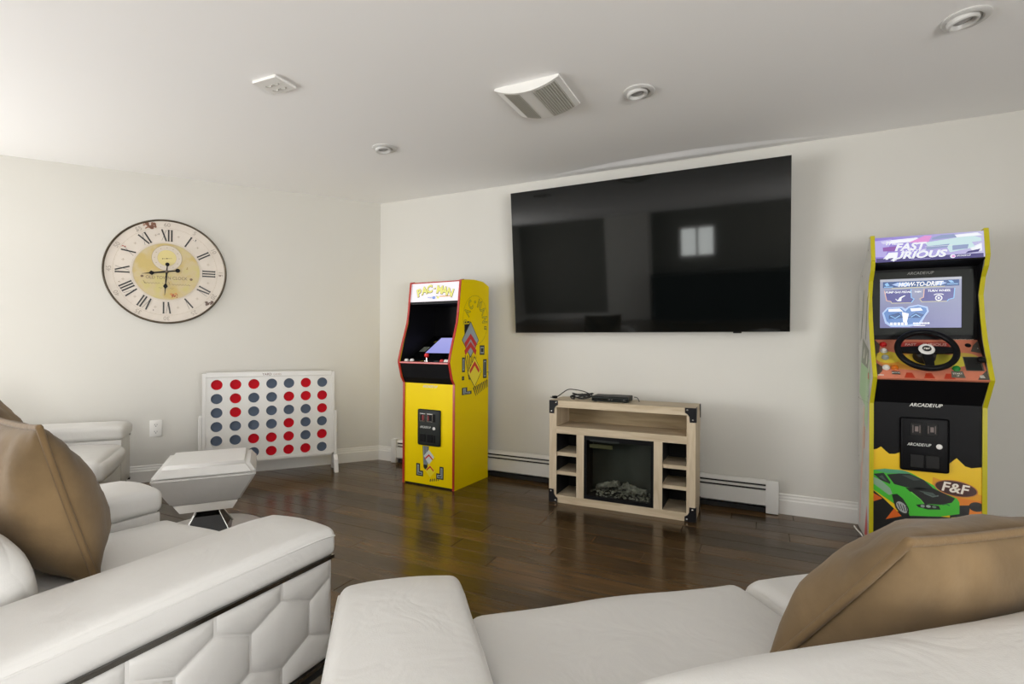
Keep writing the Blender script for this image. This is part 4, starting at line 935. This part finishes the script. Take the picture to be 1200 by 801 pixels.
P.poly([(-.143, .287), (-.12, .293), (-.095, .271), (-.078, .241), (-.073, .190), (-.102, .183), (-.133, .239)], ink('14201a'), 5); P.ell(-.100, .225, .026, .040, ink('20221f'), 6, .62, n=20); P.ell(-.099, .225, .019, .033, ink('a9adad'), 7, .62, n=18)
for i in range(4): P.line([(-.118 + i * .012, .244 - i * .004), (-.106 + i * .010, .214 - i * .004)], .004, ink('2b2e2c'), 8)
P.poly([(-.04, .247), (.0, .258), (.055, .254), (.062, .236), (.01, .229), (-.03, .236)], ink('101512'), 6); P.ell(-.012, .244, .009, .008, ink('93a09a'), 7, n=10); P.ell(.012, .246, .010, .007, ink('a8b4ae'), 7, n=10); P.ell(.036, .246, .009, .006, ink('7b8883'), 7, n=10); P.line([(-.06, .31), (-.02, .275), (-.006, .255)], .005, ink('6fd054'), 6); P.line([(.07, .262), (.085, .268), (.098, .262)], .005, gd, 6)
P.ell(.123, .352, .088, .041, ink('c07a3a'), 6, -.12, n=32); P.ell(.123, .352, .083, .0365, ink('3a140e'), 7, -.12, n=32)
P.text(.123, .353, 'F&F', .066, ink('6b3a22'), 8, shear=.12, bold=.05, rot=-.10, sx=1.05); P.text(.122, .354, 'F&F', .066, ink('efe9dc'), 9, shear=.12, bold=.02, rot=-.10, sx=1.05)
P.build('kick_print', FF)
P = Print((0, .005, 0), (1, 0, 0), (0, 0, 1)); P.text(.0, .769, 'ARCADE1UP', .024, ink('d6d6d0'), 1, shear=.25, bold=.025); P.build('lettering', FF)
cdr = obj('coin_door', B(-.109, .095, -.008, .006, .425, .703, bev=.012, seg=3), M['black'], FF, smooth=40)
for a in (-.066, -.002):
    obj('coin_slot', B(a, a + .050, -.011, -.006, .612, .676, bev=.003), M['black_matte'], cdr)
    bm = bmesh.new(); box(bm, a + .008, a + .011, -.0118, -.010, .625, .664); box(bm, a + .037, a + .040, -.0118, -.010, .625, .664); box(bm, a + .018, a + .032, -.0115, -.010, .632, .658); obj('coin_insert', bm, mat('dull coin frame', (.16, .12, .11), .4), cdr)
    obj('coin_return', B(a, a + .056, -.010, -.006, .445, .510, bev=.003), M['black_matte'], cdr)
obj('lock', lathe(bmesh.new(), [(.013, .006), (.013, .012), (.010, .014), (0, .014)], 18, Matrix.Translation((.053, 0, .560)) @ RX), M['plastic'], cdr)
P = Print((0, -.0085, 0), (1, 0, 0), (0, 0, 1)); P.text(-.030, .564, 'ARCADE1UP', .0205, ink('c9ccc6'), 0, shear=.25, bold=.02, sx=.85); P.build('lettering', cdr)
# left side print: pale streaks, a green patch and red flashes
P = Print((-HWD, .345, 0), (0, -1, 0), (0, 0, 1)); lt = ink('cfcdbf'); gg = ink('9fbf92'); dg = ink('7c806f')
for i, (a, b, w_, h_) in enumerate(((.10, 1.20, .03, .20), (.16, 1.25, .025, .22), (.21, 1.10, .03, .26), (.27, 1.16, .02, .22), (.06, 1.10, .03, .16))): P.poly([(a, b), (a + w_, b + .02), (a + w_ + .05, b + h_), (a + .045, b + h_ - .03)], lt if i % 2 else dg, i % 2)
P.poly([(.03, .80), (.20, .74), (.37, .90), (.34, 1.0), (.10, 1.02)], gg, 0); P.poly([(.10, .98), (.30, .95), (.33, 1.05), (.14, 1.12)], dg, 1); P.poly([(.20, .66), (.29, .60), (.33, .86), (.25, .92)], ink('a8c39b'), 1)
for a, b in ((.30, .93), (.24, .97), (.16, 1.0)): P.poly([(a, b), (a + .03, b + .01), (a + .05, b + .07), (a + .02, b + .05)], lt, 2)
P.poly([(.10, .25), (.13, .24), (.20, .72), (.17, .74)], ink('d8b9a0'), 1); P.poly([(.18, .50), (.21, .49), (.22, .62), (.19, .62)], ink('d6a584'), 1); P.poly([(.05, .04), (.08, .04), (.12, .40), (.10, .40)], ink('d3a9a4'), 1); P.poly([(.22, .02), (.30, .02), (.28, .20), (.25, .12)], ink('c9433c'), 1); P.poly([(.30, .90), (.33, .89), (.33, .93), (.31, .93)], ink('c2513e'), 2); P.line([(.0, .765), (.345, .765)], .002, ink('8b897d'), 2)
for a, b in ((.02, .10), (.02, .42), (.02, .77), (.30, .34), (.31, .80), (.30, 1.60), (.12, 1.48)): P.ell(a, b, .005, .005, kk, 3, n=10)
P.build('side_print', FF)
wcord = tag(obj('cord_end', tube(bmesh.new(), smooth_path([(.50, 3.63, .004), (.502, 3.57, .005), (.512, 3.50, .005), (.515, 3.44, .004)], 6), .004, 8), M['plastic']), 'short white cord lying on the floor beside the racing arcade cabinet', 'cord')

# ------------------------------------------------------------------ ceiling fittings
def downlight(x, y, ang, label):
    t = thing('recessed_light', label, 'light', (x, y, CEIL), ang, 'recessed ceiling lights')
    obj('trim_ring', lathe(bmesh.new(), [(.078, 0), (.078, -.004), (.072, -.008), (.056, -.009), (.050, -.004), (.050, 0)], 40), M['downlight'], t, smooth=40)
    tilt = Matrix.Translation((-.010, 0, -.006)) @ Matrix.Rotation(math.radians(-9), 4, 'Y')
    obj('gimbal', lathe(bmesh.new(), [(.050, .006), (.051, -.012), (.046, -.016), (.040, -.014), (.034, -.002), (.033, .004)], 36, tilt), M['downlight'], t, smooth=40)
    obj('dark_gap', lathe(bmesh.new(), [(.0565, -.0015), (.0505, -.0012), (0, -.0012)], 36), M['shaded_plastic'], t)
    obj('lens', lathe(bmesh.new(), [(.033, .003), (.030, -.003), (.012, -.006), (0, -.006)], 30, tilt), mat('frosted lens', (.36, .36, .355), .2), t, smooth=60)
downlight(.712, 2.567, 0.1, 'round recessed ceiling light nearest the right edge, above the racing arcade cabinet')
downlight(-.565, 2.606, 0.2, 'round recessed ceiling light beside the large curved vent cover')
downlight(-2.240, 2.650, 0.3, 'small far recessed ceiling light near the room corner')
cv = thing('ceiling_vent', 'large white curved ceiling vent cover with two shaded louvre bands', 'vent', (-1.045, 2.430, CEIL), .0)
VW, VD = .172, .160
def arch(x, lift=0.0): return -.040 * (1 - (x / VW) ** 2) - .008 - lift
xs = [-VW + 2 * VW * i / 24 for i in range(25)]
obj('cover', prism_y(bmesh.new(), [(VW, 0), (-VW, 0)] + [(x, arch(x)) for x in xs], -VD, VD), M['plastic'], cv, smooth=30)
for a, b in ((-.128, -.045), (.028, .150)):
    n_ = 12; bm = bmesh.new(); q = [a + (b - a) * i / n_ for i in range(n_ + 1)]
    prism_y(bm, [(x, arch(x)) for x in reversed(q)] + [(x, arch(x, .0015)) for x in q], -VD + .014, VD - .012); lp = obj('louvre_panel', bm, M['shaded_plastic'], cv)
    k = int((b - a) / .0115)
    for i in range(k):
        x = a + (b - a) * (i + .5) / k; obj('slat', B(x - .0032, x + .0032, -VD + .016, VD - .014, arch(x, .0040), arch(x) - .0005), M['vent_shade'], lp)
obj('end_lip', prism_y(bmesh.new(), [(x, arch(x) + .001) for x in reversed(xs)] + [(x, arch(x, .004)) for x in xs], -VD - .004, -VD + .012), M['plastic'], cv)
sv = thing('ceiling_plate', 'small square white ceiling plate with four curved slots', 'vent', (-2.178, 1.752, CEIL), .03)
obj('plate', B(-.078, .078, -.064, .064, -.014, 0, bev=.003), M['plastic'], sv)
for a in (-.022, .026):
    for b in (-.020, .022):
        pts = [(a + .019 * math.cos(t), b + .015 * math.sin(t), -.0146) for t in [PI * (.05 + .9 * i / 10) for i in range(11)]]
        obj('slot', tube(bmesh.new(), pts, .0032, 6), M['shaded_plastic'], sv)

# ------------------------------------------------------------------ seating
AW = .292; SD = .95
def hex_clip(poly, a0, a1, b0, b1):
    def cl(pts, ax, val, keep):
        out = []
        for i in range(len(pts)):
            p, q = pts[i], pts[(i + 1) % len(pts)]; ip = (p[ax] - val) * keep >= 0; iq = (q[ax] - val) * keep >= 0
            if ip: out.append(p)
            if ip != iq: t = (val - p[ax]) / (q[ax] - p[ax]); out.append((p[0] + (q[0] - p[0]) * t, p[1] + (q[1] - p[1]) * t))
        return out
    for ax, v, k in ((0, a0, 1), (0, a1, -1), (1, b0, 1), (1, b1, -1)):
        if poly: poly = cl(poly, ax, v, k)
    return poly
def quilt(parent, x, s, y0, y1, z0, z1):
    """honeycomb pads on the outer face of an arm (plane x, facing s)"""
    for r_ in range(-1, 3):
        for c in range(-1, 7):
            cy_ = .197 + .195 * c + (.0975 if r_ % 2 else 0); cz_ = .257 - .1455 * r_ + 0.0
            hp = [(cy_ + .0975 * dx, cz_ + dz) for dx, dz in ((0, .096), (1, .049), (1, -.049), (0, -.096), (-1, -.049), (-1, .049))]
            full = hex_clip(hp, y0, y1, z0, z1)
            if len(full) < 3: continue
            ar = abs(sum(full[i][0] * full[(i + 1) % len(full)][1] - full[(i + 1) % len(full)][0] * full[i][1] for i in range(len(full)))) / 2
            if ar < .0006: continue
            gx = sum(p[0] for p in full) / len(full); gz = sum(p[1] for p in full) / len(full)
            bm = bmesh.new(); levels = [(1.0, -.012), (.985, .000), (.93, .0055), (.80, .0115), (.58, .0165), (.30, .0195)]; rings = []
            ed = []
            for i in range(len(full)):
                p, q = full[i], full[(i + 1) % len(full)]
                for k in range(3): ed.append((p[0] + (q[0] - p[0]) * k / 3, p[1] + (q[1] - p[1]) * k / 3))
            size = min(1.0, math.sqrt(ar / .0285))
            for f, hgt in levels: rings.append([bm.verts.new((x + s * hgt * (size if hgt > 0 else 1), gx + (p[0] - gx) * f, gz + (p[1] - gz) * f)) for p in ed])
            tip = bm.verts.new((x + s * .0205 * size, gx, gz)); n_ = len(ed)
            for a, b in zip(rings, rings[1:]):
                for i in range(n_): bm.faces.new((a[i], a[(i + 1) % n_], b[(i + 1) % n_], b[i]))
            for i in range(n_): bm.faces.new((rings[-1][i], rings[-1][(i + 1) % n_], tip))
            obj('quilt_pad', bm, M['leather'], parent, smooth=70)

def seating(name, label, cat, loc, rz, n, sw, back_h=.655, arms=(True, True), back_y=.56):
    t = thing(name, label, cat, loc, rz)
    half = n * sw / 2
    for s, has in ((-1, arms[0]), (1, arms[1])):
        if not has: continue
        a, b = (half + .004, half + AW)
        xa, xb = (a, b) if s > 0 else (-b, -a)
        ci, co = s * (a + .003), s * (b - .014)
        ar = obj('arm', B(min(ci, co), max(ci, co), .012, SD - .01, .10, .4135, bev=.006), M['leather'], t, smooth=40)
        def shape(q, s=s, a=a, b=b):
            u = (abs(q.x) - a) / (b - a)
            q.z -= .010 * max(0, 1 - q.y / .10) ** 2 * (1 if q.z > .45 else .25)          # nose of the pad drops
            q.z += .010 * math.sin(PI * min(1, max(0, u))) * (1 if q.z > .46 else 0)
            return q
        obj('arm_pad', soft(min(xa, xb), max(xa, xb), 0, SD, .414, .506, r=.026, puff=(.003, .006, .006), seg=4, inner=12, wr=.0025, wscale=9, fn=shape), M['leather'], ar, smooth=80)
        xo = s * (b - .006)
        obj('chrome_strip', B(min(xo - s * .03, xo), max(xo - s * .03, xo), .008, SD - .01, .404, .4155), M['chrome'], ar)
        obj('chrome_strip', B(min(xo - s * .03, xo), max(xo - s * .03, xo), .008, SD - .01, .088, .099), M['chrome'], ar)
        pz = [(s * (b + .0008), .014 + (SD - .05) * i / 24, .484 - .010 * max(0, 1 - (.014 + (SD - .05) * i / 24) / .10) ** 2) for i in range(25)]
        obj('piping', tube(bmesh.new(), pz, .0028, 6), M['leather'], ar, smooth=60)
        quilt(ar, s * (b - .016), s, .016, SD - .02, .101, .402)
    base_x = half + (AW - .02)
    obj('base_frame', B(-base_x if arms[0] else -half, base_x if arms[1] else half, .03, SD - .03, .055, .10), M['black_matte'], t)
    for fx in (-base_x + .06, base_x - .06):
        for fy in (.08, SD - .09): obj('foot', lathe(bmesh.new(), [(.016, 0), (.018, .004), (.022, .056), (0, .056)], 14, Matrix.Translation((fx, fy, 0))), M['chrome'], t)
    for i in range(n):
        x0 = -half + sw * i; x1 = x0 + sw
        obj('seat_front', soft(x0 + .004, x1 - .004, .012, .30, .10, .27, r=.02, puff=(0, .008, 0)), M['leather'], t, smooth=80)
        obj('seat_cushion', soft(x0 + .002, x1 - .002, -.012, back_y + .05, .255, .392, r=.052, puff=(.004, .020, .026), seg=5, inner=14, wr=.006, wscale=5), M['leather'], t, smooth=80)
    def bshape(q, half=half):
        e = max(0, (abs(q.x) - (half - .20)) / .20)
        if q.z > .42: q.z -= .125 * e ** 2.2 * (q.z - .42) / (back_h - .42)                   # shoulders fall towards the arms
        q.y += .03 * max(0, (q.z - .40) / .2)
        return q
    obj('backrest', soft(-half + .003, half - .003, back_y, SD - .01, .30, back_h, r=.095, puff=(0, .02, .012), seg=6, inner=20, wr=.010, wscale=4.5, fn=bshape), M['leather'], t, smooth=80)
    obj('back_panel', soft(-base_x, base_x, SD - .05, SD, .10, .46, r=.02, puff=(0, .006, 0)), M['leather'], t, smooth=80)
    return t
seating('armchair', 'white leather armchair with honeycomb-quilted arm side in the left foreground', 'armchair', (-1.795, 1.205, 0), PI, 1, .616, back_y=.60)
seating('sofa', 'white leather sofa in the foreground, its near arm pointing at the room corner', 'sofa', (-.907 + .766 * 1.112, .922 + .643 * 1.112, 0), math.atan2(-.643, -.766), 2, .82, back_h=.645, back_y=.585)
bp = left(1.82, .22 + .292 + .308, 0)
seating('reclining_chair', 'white leather chair standing along the left wall below the clock', 'armchair', bp, math.atan2(.5987, -.8010), 1, .616, arms=(False, True))

# ------------------------------------------------------------------ pillows
def pillow(label, loc, rot, size, thick, seed):
    t = thing('throw_pillow', label, 'pillow', loc, 0, 'brown throw pillows')
    t.rotation_mode = 'YXZ'; t.rotation_euler = rot
    N_ = 30; h_ = size / 2
    def shape(u, v, s):
        # sides pulled in between pointed corners, belly fullest in the middle
        x = h_ * u * (1 - .055 * (1 - abs(v) ** 2.2)); z = h_ * v * (1 - .055 * (1 - abs(u) ** 2.2))
        f = max(0, (1 - u * u) * (1 - v * v)) ** .52
        y = s * thick / 2 * f * (1 - .26 * v * f)
        k = noise.noise(Vector((x * 6 + seed, z * 6, s * 2))) * .016 + noise.noise(Vector((x * 15 + seed, z * 15 + x * 6, s))) * .009
        c = abs(u * v) ** 3
        y += k * min(1, f * 2.2) + noise.noise(Vector((u * 9, v * 9, seed))) * .010 * c * f * 3
        return Vector((x, y, z))
    bm = bmesh.new(); g = {}
    cs = [math.sin(PI / 2 * (-1 + 2 * i / N_)) for i in range(N_ + 1)]
    for s in (-1, 1):
        for i in range(N_ + 1):
            for j in range(N_ + 1):
                edge = i in (0, N_) or j in (0, N_); k = (0 if edge else s, i, j)
                if k not in g: g[k] = bm.verts.new(shape(cs[i], cs[j], s if not edge else 0))
        K_ = lambda i, j: g[(0 if (i in (0, N_) or j in (0, N_)) else s, i, j)]
        for i in range(N_):
            for j in range(N_): bm.faces.new((K_(i, j), K_(i + 1, j), K_(i + 1, j + 1), K_(i, j + 1)))
    obj('cover', bm, M['suede'], t, smooth=85)
    ring = [shape(cs[i], -1, 0) for i in range(N_)] + [shape(1, cs[j], 0) for j in range(N_)] + [shape(cs[N_ - i], 1, 0) for i in range(N_)] + [shape(-1, cs[N_ - j], 0) for j in range(N_)]
    ring = [p + Vector((p.x, 0, p.z)).normalized() * .004 for p in ring]
    obj('seam_flange', tube(bmesh.new(), ring, .0082, 8, closed=True), M['suede_seam'], t, smooth=70)
    return t
pillow('big brown suede pillow leaning on the sofa back at the lower right', (.275, 1.270, .572), (.652, .04, .75), .47, .26, 1.0)
pillow('brown suede pillow leaning on the armchair back at the left edge', (-1.875, .725, .630), (.275, 0, -.10), .47, .24, 5.0)
_p = left(2.40, .72, .60)
pillow('brown suede pillow on the chair by the left wall, cut off by the left edge', _p, (-.5, 0, LA + PI / 2 + .1), .46, .18, 9.0)

# ------------------------------------------------------------------ faceted ottoman
ot = thing('ottoman', 'white leather faceted ottoman, an upturned pyramid on a dark pedestal', 'ottoman', (-2.815, 1.850, 0), math.radians(52))
def frustum(bm, h0, z0, h1, z1, cap=True):
    a = [bm.verts.new((sx * h0[0], sy * h0[1], z0)) for sx, sy in ((-1, -1), (1, -1), (1, 1), (-1, 1))]; b = [bm.verts.new((sx * h1[0], sy * h1[1], z1)) for sx, sy in ((-1, -1), (1, -1), (1, 1), (-1, 1))]
    for i in range(4): bm.faces.new((a[i], a[(i + 1) % 4], b[(i + 1) % 4], b[i]))
    if cap: bm.faces.new(a); bm.faces.new(b)
    return bm
def fr(*a): return frustum(bmesh.new(), *a)
bm = fr((.160, .160), .205, (.246, .246), .368); bmesh.ops.bevel(bm, geom=bm.edges[:], offset=.010, segments=3, affect='EDGES'); obj('lower_body', bm, M['leather'], ot, smooth=40)
bm = fr((.249, .249), .361, (.200, .200), .428); bmesh.ops.bevel(bm, geom=bm.edges[:], offset=.018, segments=4, affect='EDGES'); obj('seat_top', bm, M['leather'], ot, smooth=50)
obj('plinth', fr((.125, .125), .155, (.152, .152), .206), M['steel'], ot)
obj('pedestal', fr((.115, .115), .014, (.042, .042), .156), M['black_gloss'], ot)
bm = bmesh.new()
for sx, sy in ((-1, -1), (1, -1), (1, 1), (-1, 1)): tube(bm, [(sx * .117, sy * .117, .014), (sx * .043, sy * .043, .156)], .003, 6)
obj('pedestal_edge', bm, M['steel'], ot)
obj('base_disc', lathe(bmesh.new(), [(0, 0), (.285, 0), (.288, .004), (.280, .010), (.16, .015), (0, .016)], 48), mat('brushed steel', (.70, .69, .67), .38, .9), ot, smooth=40)
